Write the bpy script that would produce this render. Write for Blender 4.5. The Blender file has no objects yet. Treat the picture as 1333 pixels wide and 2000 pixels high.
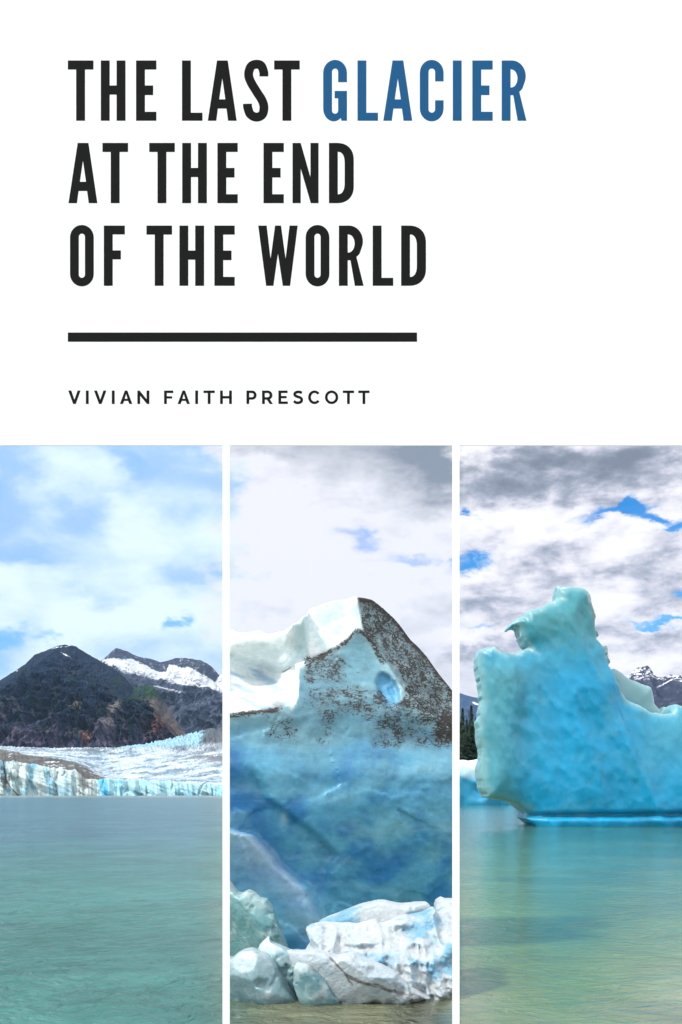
import bpy, math, random
import numpy as np
from mathutils import Vector
random.seed(3)
C = bpy.context.scene
COL = C.collection
F = 2000.0; CX = 666.5; HZ = 1549.0; EYE = 4.0     # photo scale (px per unit slope), principal column, horizon row, eye height (m)

# ------------------------------------------------------------------ camera
cd = bpy.data.cameras.new("camera"); cam = bpy.data.objects.new("camera", cd); COL.objects.link(cam)
cam.location = (0, 0, EYE); cam.rotation_euler = (math.radians(90), 0, 0)
cd.sensor_fit = 'VERTICAL'; cd.sensor_height = 36; cd.sensor_width = 24; cd.lens = 36
cd.shift_y = (HZ-1000)/2000.0; cd.clip_start = 0.5; cd.clip_end = 60000
C.camera = cam
C.render.resolution_x = 682; C.render.resolution_y = 1024

# ------------------------------------------------------------------ light
SUN = Vector((-0.57, -0.27, 0.78)).normalized()
sl = bpy.data.lights.new("sun", 'SUN'); sl.energy = 2.7; sl.angle = math.radians(7); sl.color = (1.0, 0.955, 0.89)
so = bpy.data.objects.new("sun", sl); COL.objects.link(so)
so.rotation_euler = SUN.to_track_quat('Z', 'Y').to_euler(); so.location = (-30, -20, 40)
C.view_settings.view_transform = 'Standard'; C.view_settings.look = 'None'
C.view_settings.exposure = 0.56; C.view_settings.gamma = 1

class NT:
    """tiny node-graph helper"""
    def __init__(s, tree): s.t = tree; s.n = tree.nodes; s.l = tree.links
    def node(s, typ, **k):
        n = s.n.new(typ)
        for a, b in k.items(): setattr(n, a, b)
        return n
    def put(s, sock, v):
        if isinstance(v, bpy.types.NodeSocket): s.l.new(v, sock)
        elif v is not None: sock.default_value = v
    def m(s, op, a, b=None, c=None, clamp=False):
        n = s.node('ShaderNodeMath', operation=op, use_clamp=clamp)
        s.put(n.inputs[0], a)
        if b is not None: s.put(n.inputs[1], b)
        if c is not None: s.put(n.inputs[2], c)
        return n.outputs[0]
    def mr(s, v, a, b, c=0., d=1., smooth=True):
        n = s.node('ShaderNodeMapRange'); n.clamp = True
        n.interpolation_type = 'SMOOTHSTEP' if smooth else 'LINEAR'
        s.put(n.inputs['Value'], v)
        for k, q in zip(('From Min', 'From Max', 'To Min', 'To Max'), (a, b, c, d)): s.put(n.inputs[k], q)
        return n.outputs['Result']
    def mix(s, f, a, b, blend='MIX'):
        n = s.node('ShaderNodeMix', data_type='RGBA', blend_type=blend)
        s.put(n.inputs[0], f)
        for i, v in ((6, a), (7, b)):
            if not isinstance(v, bpy.types.NodeSocket): v = tuple(v)+(1,) if len(v) == 3 else v
            s.put(n.inputs[i], v)
        return n.outputs[2]
    def noise(s, vec, scale=1., detail=6., rough=.55, dist=0., typ='FBM'):
        n = s.node('ShaderNodeTexNoise'); n.noise_dimensions = '3D'
        s.put(n.inputs['Vector'], vec); n.inputs['Scale'].default_value = scale
        n.inputs['Detail'].default_value = detail; n.inputs['Roughness'].default_value = rough
        n.inputs['Distortion'].default_value = dist
        return n.outputs['Fac']
    def xyz(s, x, y, z):
        n = s.node('ShaderNodeCombineXYZ')
        for i, v in enumerate((x, y, z)): s.put(n.inputs[i], v)
        return n.outputs[0]

# ------------------------------------------------------------------ world: daylight sky with broken cloud
W = bpy.data.worlds.new("World"); C.world = W; W.use_nodes = True
g = NT(W.node_tree); g.n.clear()
sky = g.node('ShaderNodeTexSky', sky_type='NISHITA'); sky.sun_disc = False
sky.sun_elevation = math.asin(SUN.z); sky.sun_rotation = math.atan2(SUN.x, SUN.y)
sky.air_density = 1.0; sky.dust_density = 0.2; sky.ozone_density = 2.5
hs = g.node('ShaderNodeHueSaturation'); hs.inputs['Saturation'].default_value = 1.75; hs.inputs['Hue'].default_value = .507
g.put(hs.inputs['Color'], sky.outputs[0])
skyc = g.node('ShaderNodeVectorMath', operation='SCALE'); g.put(skyc.inputs[0], hs.outputs[0]); skyc.inputs['Scale'].default_value = 0.115
tc = g.node('ShaderNodeTexCoord'); sep = g.node('ShaderNodeSeparateXYZ'); g.put(sep.inputs[0], tc.outputs['Generated'])
dx, dy, dz = sep.outputs
A = g.m('ARCTAN2', dx, dy)
hyp = g.m('SQRT', g.m('ADD', g.m('MULTIPLY', dx, dx), g.m('ADD', g.m('MULTIPLY', dy, dy), 1e-6)))
T = g.m('DIVIDE', dz, hyp)
def az(px): return math.atan((px-CX)/F)
def at_(px, py): a = az(px); return a, (HZ-py)/F*math.cos(a)
Tc = g.m('MINIMUM', T, 3.0)
P = g.xyz(A, g.m('MULTIPLY', Tc, 1.7), 0.0)
warp = g.node('ShaderNodeTexNoise'); warp.inputs['Scale'].default_value = 20; warp.inputs['Detail'].default_value = 9; warp.inputs['Roughness'].default_value = .62
g.put(warp.inputs['Vector'], P)
wv = g.node('ShaderNodeVectorMath', operation='SUBTRACT'); g.put(wv.inputs[0], warp.outputs['Color']); wv.inputs[1].default_value = (.5, .5, .5)
ws = g.node('ShaderNodeSeparateXYZ'); g.put(ws.inputs[0], wv.outputs[0])
Aw = g.m('MULTIPLY_ADD', ws.outputs[0], 0.085, A); Tw = g.m('MULTIPLY_ADD', ws.outputs[1], 0.050, T)
def blob(px, py, rx, ry, rot=0.):
    a, t = at_(px, py); rx /= F; ry /= F
    x = g.m('SUBTRACT', Aw, a); y = g.m('SUBTRACT', Tw, t)
    c, s_ = math.cos(math.radians(rot)), math.sin(math.radians(rot))
    X = g.m('MULTIPLY_ADD', x, c/rx, g.m('MULTIPLY', y, s_/rx)); Y = g.m('MULTIPLY_ADD', y, c/ry, g.m('MULTIPLY', x, -s_/ry))
    d = g.m('ADD', g.m('MULTIPLY', X, X), g.m('MULTIPLY', Y, Y))
    return g.m('EXPONENT', g.m('MULTIPLY', d, -1.0))
def blobs(lst):
    o = None
    for b in lst:
        v = blob(*b[:5]) if len(b) > 4 else blob(*b)
        if len(b) > 5: v = g.m('MULTIPLY', v, b[5])
        o = v if o is None else g.m('ADD', o, v)
    return o
n_big = g.noise(P, 9, 8, .52, .3)
n_cum = g.noise(g.xyz(A, g.m('MULTIPLY', Tc, 1.9), 3.3), 19, 10, .58, .15)
n_fine = g.noise(g.xyz(A, g.m('MULTIPLY', Tc, 1.5), 7.7), 46, 6, .6, .2)
# left third of the view: thin milky veil
wl = g.m('ADD', g.m('MULTIPLY', n_big, .75), g.m('MULTIPLY', n_cum, .35))
wl = g.m('ADD', wl, blobs([(130, 905, 75, 60, 0, .10), (250, 1000, 45, 70, 30, .12), (390, 1030, 60, 30, 0, .13), (50, 1130, 110, 30, 0, .16), (240, 1200, 260, 45, 0, .20), (150, 1245, 150, 30, 0, .1)]))
wl = g.m('SUBTRACT', wl, blobs([(255, 905, 45, 26, -35, .26), (10, 980, 40, 60, 0, .18), (10, 900, 60, 40, 0, .12), (150, 1010, 60, 45, 30, .13), (50, 1082, 50, 16, 0, .17), (400, 875, 60, 20, 0, .14), (370, 1130, 80, 22, 12, .15), (200, 1165, 50, 22, 0, .14)]))
cl = g.mix(g.mr(wl, .36, .76), (.28, .45, .82), (.62, .735, .775))
hl = g.mr(blobs([(342, 1218, 30, 14, 12, 1.15), (15, 1252, 55, 22, 12, 1.0), (-5, 1300, 45, 26, 0, .7), (88, 1250, 16, 13, 0, .5), (262, 912, 36, 20, -35, .42), (2, 968, 26, 34, 0, .42), (46, 1084, 44, 12, 0, .36), (400, 872, 60, 14, 0, .3)]), .06, 1.1)
cl = g.mix(g.m('MULTIPLY', hl, .85), cl, (.10, .36, .76))
n_lit = g.noise(g.xyz(g.m('ADD', A, .012), g.m('MULTIPLY', g.m('ADD', Tc, -.010), 1.9), 3.3), 19, 10, .58, .15)
relief = g.m('SUBTRACT', n_cum, n_lit)
# middle third: bright cloud, grey bank above
wm = g.m('ADD', g.m('MULTIPLY', n_big, .9), g.m('MULTIPLY', n_cum, .30))
wm = g.m('SUBTRACT', wm, blobs([(890, 890, 130, 85, -25, .55), (740, 895, 230, 60, -8, .36), (500, 868, 70, 14, 0, .32), (860, 975, 60, 40, 0, .25), (640, 935, 80, 30, 0, .07)]))
wm = g.m('ADD', wm, blobs([(520, 960, 120, 110, 0, .22), (640, 1100, 260, 70, 0, .22), (860, 1045, 60, 30, 0, .2)]))
wm = g.m('MULTIPLY_ADD', relief, .5, wm)
cm = g.mix(g.mr(wm, -.08, .66, smooth=False), (.20, .235, .29), (.655, .66, .72))
hm = g.mr(blobs([(695, 1046, 46, 15, -14, .85), (722, 1062, 34, 12, -10, .7), (790, 1092, 46, 10, 4, 1.0), (845, 1102, 18, 9, 0, .6), (645, 1040, 34, 14, 0, .35)]), .0, 1.5)
cm = g.mix(g.m('MULTIPLY', hm, .85), cm, (.17, .33, .76))
# right third: heaped cumulus with dark bases
wr = g.m('ADD', g.m('MULTIPLY', n_cum, .95), g.m('MULTIPLY', n_fine, .30))
wr = g.m('SUBTRACT', wr, blobs([(985, 940, 100, 34, 5, .40), (1180, 925, 170, 55, 0, .36), (1250, 890, 140, 26, 0, .20), (1060, 885, 60, 20, 0, .2), (1270, 1115, 90, 26, 0, .17), (1030, 1155, 90, 26, -8, .14), (960, 1190, 80, 26, 0, .10), (950, 1272, 60, 16, 0, .2), (915, 1320, 50, 30, 0, .12), (1260, 1235, 80, 18, 0, .12)]))
wr = g.m('ADD', wr, blobs([(950, 885, 70, 18, 12, .34), (990, 1015, 100, 26, 0, .22), (1180, 1030, 170, 16, -3, .28), (1290, 990, 60, 20, 0, .2), (970, 1110, 60, 15, 15, .22), (1190, 1070, 60, 25, 0, .16), (960, 1240, 60, 16, 0, .3), (1290, 1215, 90, 12, 0, .25), (1300, 1300, 70, 28, 0, .3), (1180, 1180, 60, 20, 0, .15)]))
wr = g.m('MULTIPLY_ADD', relief, 1.1, wr)
def ramp(v, stops):
    n_ = g.node('ShaderNodeValToRGB'); n_.color_ramp.interpolation = 'B_SPLINE'; e_ = n_.color_ramp.elements
    while len(e_) < len(stops): e_.new(.5)
    for q_, (p_, c_) in zip(e_, stops): q_.position = p_; q_.color = c_+(1,)
    g.put(n_.inputs[0], v); return n_.outputs[0]
cr = ramp(g.mr(wr, -.10, .95, 0., 1., smooth=False), [(0., (.15, .17, .22)), (.28, (.22, .25, .31)), (.48, (.36, .38, .46)), (.62, (.52, .52, .585)), (.78, (.66, .65, .695)), (1., (.76, .75, .77))])
hr = g.mr(blobs([(1205, 1003, 72, 11, 9, 1.0), (1235, 990, 22, 16, 0, .9), (1275, 1018, 44, 11, -12, 1.0), (1335, 1030, 16, 10, 0, .8), (915, 1102, 46, 17, 5, 1.2), (912, 1006, 26, 9, -10, .95), (1295, 1214, 48, 6, -3, .9), (1328, 1155, 20, 9, 0, .8), (935, 1222, 20, 5, 0, .5)]), .10, .92)
Af = g.m('MULTIPLY_ADD', ws.outputs[0], .16, g.m('MULTIPLY_ADD', g.m('SUBTRACT', n_big, .5), .12, A))
fade_l = g.mr(Af, az(398), az(492)); fade_r = g.mr(Af, az(846), az(940))
cloud = g.mix(fade_r, g.mix(fade_l, cl, cm), cr)
# elsewhere (overhead, behind): unseen broken white cloud, brightened to light the board
front = g.m('MULTIPLY', g.mr(g.m('ABSOLUTE', A), .75, .45), g.mr(T, .75, .5))
oth = g.mix(g.mr(n_big, .30, .62), (.62, .70, .84), (1.25, 1.22, 1.2))
cloud = g.mix(front, oth, cloud)
hole = g.m('MULTIPLY', g.m('MULTIPLY', fade_r, hr), front)
skymix = g.mix(g.m('MULTIPLY', hole, .95), cloud, skyc.outputs[0])
up = g.mr(T, -.02, -.005)
skymix = g.mix(up, (.10, .16, .17), skymix)
bg = g.node('ShaderNodeBackground'); g.put(bg.inputs[0], skymix); bg.inputs[1].default_value = 0.98
wo = g.node('ShaderNodeOutputWorld'); g.l.new(bg.outputs[0], wo.inputs[0])

# ------------------------------------------------------------------ numpy helpers
def vnoise(x, y, z, seed=0):
    xi = np.floor(x).astype(np.int64); yi = np.floor(y).astype(np.int64); zi = np.floor(z).astype(np.int64)
    fx = x-xi; fy = y-yi; fz = z-zi
    fx = fx*fx*(3-2*fx); fy = fy*fy*(3-2*fy); fz = fz*fz*(3-2*fz)
    def h(a, b, c):
        n = (a*374761393+b*668265263+c*2147483647+seed*974634777) & 0xffffffff
        n = ((n ^ (n >> 13))*1274126177) & 0xffffffff
        n = ((n ^ (n >> 16))*2246822519) & 0xffffffff
        return ((n ^ (n >> 15)) & 0xffff)/65535.0
    r = 0
    for i in (0, 1):
        wx = fx if i else 1-fx
        for j in (0, 1):
            wy = fy if j else 1-fy
            for k in (0, 1):
                r = r+wx*wy*(fz if k else 1-fz)*h(xi+i, yi+j, zi+k)
    return r*2-1
def fbm(x, y, z, oct=4, seed=0, gain=.5, ridged=False):
    r = 0; a = 1; s = 0
    for o in range(oct):
        v = vnoise(x, y, z, seed+o*17)
        if ridged: v = 1-2*np.abs(v)
        r = r+a*v; s += a; a *= gain; x = x*2.03+3.1; y = y*2.03+1.7; z = z*2.03+5.3
    return r/s
def ss(v, a, b):
    t = np.clip((v-a)/(b-a), 0, 1); return t*t*(3-2*t)
def facets(x, z, cell, seed, tilt, step=.3):
    """piecewise-planar broken-ice relief: every voronoi cell is its own tilted plane"""
    rg = np.random.RandomState(seed); x0, x1, z0, z1 = x.min(), x.max(), z.min(), z.max()
    n = int(max(6, min(260, (x1-x0)*(z1-z0)/cell**2)))
    px, pz = rg.uniform(x0, x1, n), rg.uniform(z0, z1, n); tx, tz, of = rg.uniform(-tilt, tilt, n), rg.uniform(-tilt, tilt, n), rg.uniform(-1, 1, n)*step*cell*tilt
    jx = x+.35*cell*fbm(x/cell*.9, z/cell*.9, x*0+seed, 3, seed); jz = z+.35*cell*fbm(x/cell*.9, z/cell*.9, x*0+seed+9, 3, seed+1)
    best = np.full(x.shape, 1e9); out = np.zeros(x.shape)
    for i in range(n):
        d = (jx-px[i])**2+(jz-pz[i])**2; m = d < best; best = np.where(m, d, best)
        out = np.where(m, tx[i]*(x-px[i])+tz[i]*(z-pz[i])+of[i], out)
    return out
def lin(px, pts):
    pts = np.array(pts, float); return np.interp(px, pts[:, 0], pts[:, 1])
def poly_sd(X, Z, pts):
    """signed distance to a polygon (negative inside)"""
    pts = np.array(pts, float); n = len(pts); d = np.full(X.shape, 1e9); inside = np.zeros(X.shape, bool)
    for i in range(n):
        a = pts[i]; b = pts[(i+1) % n]; e = b-a; L = e@e+1e-12
        t = np.clip(((X-a[0])*e[0]+(Z-a[1])*e[1])/L, 0, 1)
        d = np.minimum(d, (X-a[0]-t*e[0])**2+(Z-a[1]-t*e[1])**2)
        c = ((a[1] > Z) != (b[1] > Z))
        with np.errstate(divide='ignore', invalid='ignore'):
            xi = (b[0]-a[0])*(Z-a[1])/(b[1]-a[1]+1e-12)+a[0]
        inside ^= c & (X < xi)
    d = np.sqrt(d); return np.where(inside, -d, d)
def cr_smooth(pts, k=4):
    pts = [np.array(p, float) for p in pts]; out = []; n = len(pts)
    for i in range(n-1):
        p0 = pts[max(i-1, 0)]; p1 = pts[i]; p2 = pts[i+1]; p3 = pts[min(i+2, n-1)]
        for j in range(k):
            t = j/k
            out.append(.5*((2*p1)+(-p0+p2)*t+(2*p0-5*p1+4*p2-p3)*t*t+(-p0+3*p1-3*p2+p3)*t**3))
    out.append(pts[-1]); return out
def surface_nets(V, org, h):
    S = V < 0
    nx, ny, nz = V.shape
    c = np.zeros((nx-1, ny-1, nz-1), np.int8)
    for i in (0, 1):
        for j in (0, 1):
            for k in (0, 1): c += S[i:nx-1+i, j:ny-1+j, k:nz-1+k]
    act = (c > 0) & (c < 8); idx = np.full(act.shape, -1, np.int64); ii = np.argwhere(act); idx[act] = np.arange(len(ii))
    acc = np.zeros((len(ii), 3)); cnt = np.zeros(len(ii))
    corners = [(i, j, k) for i in (0, 1) for j in (0, 1) for k in (0, 1)]
    for a in corners:
        for ax in range(3):
            if a[ax] == 0:
                b = list(a); b[ax] = 1
                va = V[ii[:, 0]+a[0], ii[:, 1]+a[1], ii[:, 2]+a[2]]; vb = V[ii[:, 0]+b[0], ii[:, 1]+b[1], ii[:, 2]+b[2]]
                cr = (va < 0) != (vb < 0)
                t = np.where(cr, va/(va-vb+1e-20), 0)
                p = np.repeat(np.array([a], float), len(ii), 0); p[:, ax] += t
                acc[cr] += p[cr]; cnt[cr] += 1
    verts = (ii+acc/cnt[:, None])*h+np.array(org)
    faces = []
    for ax in range(3):
        o1, o2 = [(1, 2), (2, 0), (0, 1)][ax]
        sl0 = [slice(1, -1)]*3; sl1 = [slice(1, -1)]*3
        sl0[ax] = slice(0, V.shape[ax]-1); sl1[ax] = slice(1, V.shape[ax])
        sl0[o1] = sl1[o1] = slice(1, V.shape[o1]-1); sl0[o2] = sl1[o2] = slice(1, V.shape[o2]-1)
        a = S[tuple(sl0)]; b = S[tuple(sl1)]
        e = np.argwhere(a != b)
        if not len(e): continue
        flip = a[e[:, 0], e[:, 1], e[:, 2]]
        e = e.copy(); e[:, o1] += 1; e[:, o2] += 1
        q = []
        for d1, d2 in ((-1, -1), (0, -1), (0, 0), (-1, 0)):
            f = e.copy(); f[:, o1] += d1; f[:, o2] += d2
            q.append(idx[f[:, 0], f[:, 1], f[:, 2]])
        q = np.stack(q, 1); q[~flip] = q[~flip][:, ::-1]
        faces.append(q)
    faces = np.concatenate(faces); faces = faces[(faces >= 0).all(1)]
    return verts, faces
def make_mesh(name, verts, faces, mat, cols=None, smooth=True, parent=None, loc=None):
    verts = np.asarray(verts, float)
    if loc is None: loc = (0, 0, 0)
    verts = verts-np.array(loc)
    me = bpy.data.meshes.new(name); faces = np.asarray(faces, np.int32); k = faces.shape[1]
    me.vertices.add(len(verts)); me.vertices.foreach_set('co', verts.astype(np.float32).ravel())
    me.loops.add(faces.size); me.loops.foreach_set('vertex_index', faces.ravel())
    me.polygons.add(len(faces)); me.polygons.foreach_set('loop_start', np.arange(len(faces), dtype=np.int32)*k)
    me.update(calc_edges=True); me.validate()
    me.polygons.foreach_set('use_smooth', [smooth]*len(me.polygons))
    if cols is not None:
        at = me.color_attributes.new('Col', 'FLOAT_COLOR', 'POINT')
        cc = np.ones((len(verts), 4), np.float32); cc[:, :cols.shape[1]] = cols; at.data.foreach_set('color', cc.ravel())
    me.materials.append(mat)
    o = bpy.data.objects.new(name, me); COL.objects.link(o); o.location = loc
    if parent: o.parent = parent
    return o
def tag(o, label=None, cat=None, group=None, kind=None):
    for k, v in (('label', label), ('category', cat), ('group', group), ('kind', kind)):
        if v: o[k] = v
    return o
def mixc(a, b, f):
    a = np.asarray(a, float); b = np.asarray(b, float); f = np.asarray(f)[..., None]; return a*(1-f)+b*f
def wx(px, Y): return (px-CX)/F*Y
def wz(py, Y): return EYE+(HZ-py)/F*Y

# ------------------------------------------------------------------ materials
def new_mat(name):
    m = bpy.data.materials.new(name); m.use_nodes = True; n = NT(m.node_tree)
    return m, n, m.node_tree.nodes['Principled BSDF']
def plain(name, c, rough=.8, spec=.2, nscale=8., var=.06):
    m, n, b = new_mat(name); t = n.node('ShaderNodeTexCoord')
    f = n.noise(t.outputs['Object'], nscale, 4)
    n.put(b.inputs['Base Color'], n.mix(f, tuple(x*(1-var) for x in c), tuple(min(1, x*(1+var)) for x in c)))
    b.inputs['Roughness'].default_value = rough; b.inputs['Specular IOR Level'].default_value = spec
    return m
def ground_mat(name, scale, var=.5, bump=.6, dist=1., rough=.9, spec=.15, sss=0., sss_scale=1., det=8, streak=None, crack=None, scallop=None, vein=None):
    """vertex colour 'Col' broken up by noise, with bump; scale in features per metre"""
    m, n, b = new_mat(name); t = n.node('ShaderNodeTexCoord'); v = t.outputs['Object']
    if streak:
        mp = n.node('ShaderNodeMapping'); mp.inputs['Scale'].default_value = streak; n.put(mp.inputs[0], v); v = mp.outputs[0]
    ca = n.node('ShaderNodeVertexColor', layer_name='Col')
    f1 = n.noise(v, scale, det, .6, .4); f2 = n.noise(v, scale*4.3, det, .6, .2)
    f = n.m('ADD', n.m('MULTIPLY', f1, .6), n.m('MULTIPLY', f2, .4))
    k = n.mr(f, .25, .75, 1-var, 1+var, smooth=False)
    c = n.mix(1.0, ca.outputs[0], n.xyz(k, k, k), 'MULTIPLY')
    h = f
    wn = n.node('ShaderNodeTexNoise'); wn.inputs['Scale'].default_value = scale*1.5; wn.inputs['Detail'].default_value = 4; n.put(wn.inputs['Vector'], v)
    wa = n.node('ShaderNodeVectorMath', operation='MULTIPLY_ADD'); n.put(wa.inputs[0], wn.outputs['Color']); wa.inputs[1].default_value = (.9/scale,)*3; n.put(wa.inputs[2], v)
    if vein:                                          # pale bubbly bands through clear ice
        mp2 = n.node('ShaderNodeMapping'); mp2.inputs['Rotation'].default_value = (0, math.radians(35), 0); mp2.inputs['Scale'].default_value = (.35, 1, 1.5); n.put(mp2.inputs[0], wa.outputs[0])
        vn = n.noise(mp2.outputs[0], scale*vein[0], 8, .62, .6)
        c = n.mix(n.m('MULTIPLY', n.mr(vn, .50, .72), vein[1]), c, vein[2]); c = n.mix(n.m('MULTIPLY', n.mr(vn, .48, .30), vein[1]*.8), c, n.mix(1., c, (.62, .78, .86), 'MULTIPLY'))
    if scallop:
        sv = n.node('ShaderNodeTexVoronoi', feature='SMOOTH_F1'); sv.inputs['Scale'].default_value = scallop[0]; n.put(sv.inputs['Vector'], wa.outputs[0])
        h = n.m('MULTIPLY_ADD', sv.outputs['Distance'], scallop[1], h)
    if crack:
        cv = n.node('ShaderNodeTexVoronoi', feature='DISTANCE_TO_EDGE'); cv.inputs['Scale'].default_value = crack[0]; n.put(cv.inputs['Vector'], wa.outputs[0])
        cm_ = n.m('MULTIPLY', n.mr(cv.outputs['Distance'], .035, .0), n.mr(f1, .48, .60))
        c = n.mix(n.m('MULTIPLY', cm_, crack[1]), c, n.mix(1., c, (.35, .5, .6), 'MULTIPLY')); h = n.m('MULTIPLY_ADD', cm_, -.35, h)
    n.put(b.inputs['Base Color'], c)
    bp = n.node('ShaderNodeBump'); bp.inputs['Strength'].default_value = bump; bp.inputs['Distance'].default_value = dist
    n.put(bp.inputs['Height'], h); n.put(b.inputs['Normal'], bp.outputs[0])
    b.inputs['Roughness'].default_value = rough; b.inputs['Specular IOR Level'].default_value = spec
    if sss:
        b.inputs['Subsurface Weight'].default_value = sss; b.inputs['Subsurface Radius'].default_value = (.35, .8, 1.0)
        b.inputs['Subsurface Scale'].default_value = sss_scale
    return m

M_white = plain('white enamel', (.88, .88, .88), .7, .1, 3, .01)
M_black = plain('black enamel', (.0125, .0125, .0125), .9, .05, 5, .05)
M_blue = plain('blue enamel', (.017, .098, .240), .9, .05, 5, .04)

# ------------------------------------------------------------------ lake
def build_lake():
    ys = np.concatenate([[-60], np.linspace(2, 60, 30), np.geomspace(65, 9000, 50)])
    xs = np.linspace(-1, 1, 41)
    V = []; 
    for y in ys:
        hw = 400+abs(y)*1.2
        for x in xs: V.append((x*hw, y, 0))
    V = np.array(V); nx = len(xs); i, j = np.meshgrid(np.arange(len(ys)-1), np.arange(nx-1), indexing='ij'); a = (i*nx+j).ravel()
    Fc = np.stack([a, a+1, a+nx+1, a+nx], 1)
    m, n, b = new_mat('silty lake water'); t = n.node('ShaderNodeTexCoord'); ob = t.outputs['Object']
    s = n.node('ShaderNodeSeparateXYZ'); n.put(s.inputs[0], ob); x, y, _ = s.outputs
    ratio = n.m('DIVIDE', x, n.m('MAXIMUM', y, 5.0))
    big = n.noise(n.xyz(n.m('MULTIPLY', x, .6), y, 0), .06, 5, .6, .5)
    # milky teal on the glacier side, green nearer the bergs
    side = n.mr(n.m('ADD', ratio, n.m('MULTIPLY', big, .05)), -.13, -.03)
    far = n.mr(y, 22., 110.)
    teal = n.mix(far, (.036, .155, .132), (.034, .120, .155))
    grn = n.mix(n.mr(y, 26., 110.), (.105, .170, .055), (.060, .150, .085))
    silt_sheen = n.mr(n.m('ADD', n.m('MULTIPLY', n.m('ABSOLUTE', n.m('SUBTRACT', ratio, .22)), 90.), n.m('ADD', n.m('MULTIPLY', n.noise(n.xyz(x, n.m('MULTIPLY', y, .6), 9.), .5, 6, .6, .6), 16.), n.m('MULTIPLY', y, -1.0))), -11., 3.)
    grn = n.mix(n.m('MULTIPLY', silt_sheen, .8), grn, (.175, .180, .125))  # pale silt tint, with bright sky reflection painted in towards both sides
    c = n.mix(side, teal, grn)
    pat = n.noise(n.xyz(n.m('MULTIPLY', x, .9), y, 3.), .16, 10, .62, .8)
    k = n.mr(pat, .3, .7, .78, 1.22)
    c = n.mix(1., c, n.xyz(k, k, k), 'MULTIPLY')
    c = n.mix(n.mr(y, 850., 1000.), c, (.15, .20, .17))
    n.put(b.inputs['Base Color'], c)
    b.inputs['IOR'].default_value = 1.33
    n.put(b.inputs['Roughness'], n.mr(side, 0., 1., .22, .05)); n.put(b.inputs['Specular IOR Level'], n.mr(side, 0., 1., .34, .5))
    w1 = n.noise(n.xyz(x, y, 0), .05, 10, .55, .8)
    w2 = n.noise(n.xyz(x, y, 5.), 1.2, 5, .6, 1.8); w4 = n.noise(n.xyz(n.m('MULTIPLY', x, .8), y, 2.), 5.5, 3, .6, 1.)
    h = n.m('ADD', n.m('MULTIPLY', w1, 2.4), n.m('MULTIPLY_ADD', w4, .035, n.m('MULTIPLY', w2, .32)))
    h = n.m('MULTIPLY', h, n.mr(ratio, .04, .12, 1.0, .11))
    bp = n.node('ShaderNodeBump'); bp.inputs['Strength'].default_value = 1.0; bp.inputs['Distance'].default_value = 1.0
    n.put(bp.inputs['Height'], h); n.put(b.inputs['Normal'], bp.outputs[0])
    o = make_mesh('lake', V, Fc, m, smooth=False); tag(o, kind='structure')
build_lake()

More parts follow.
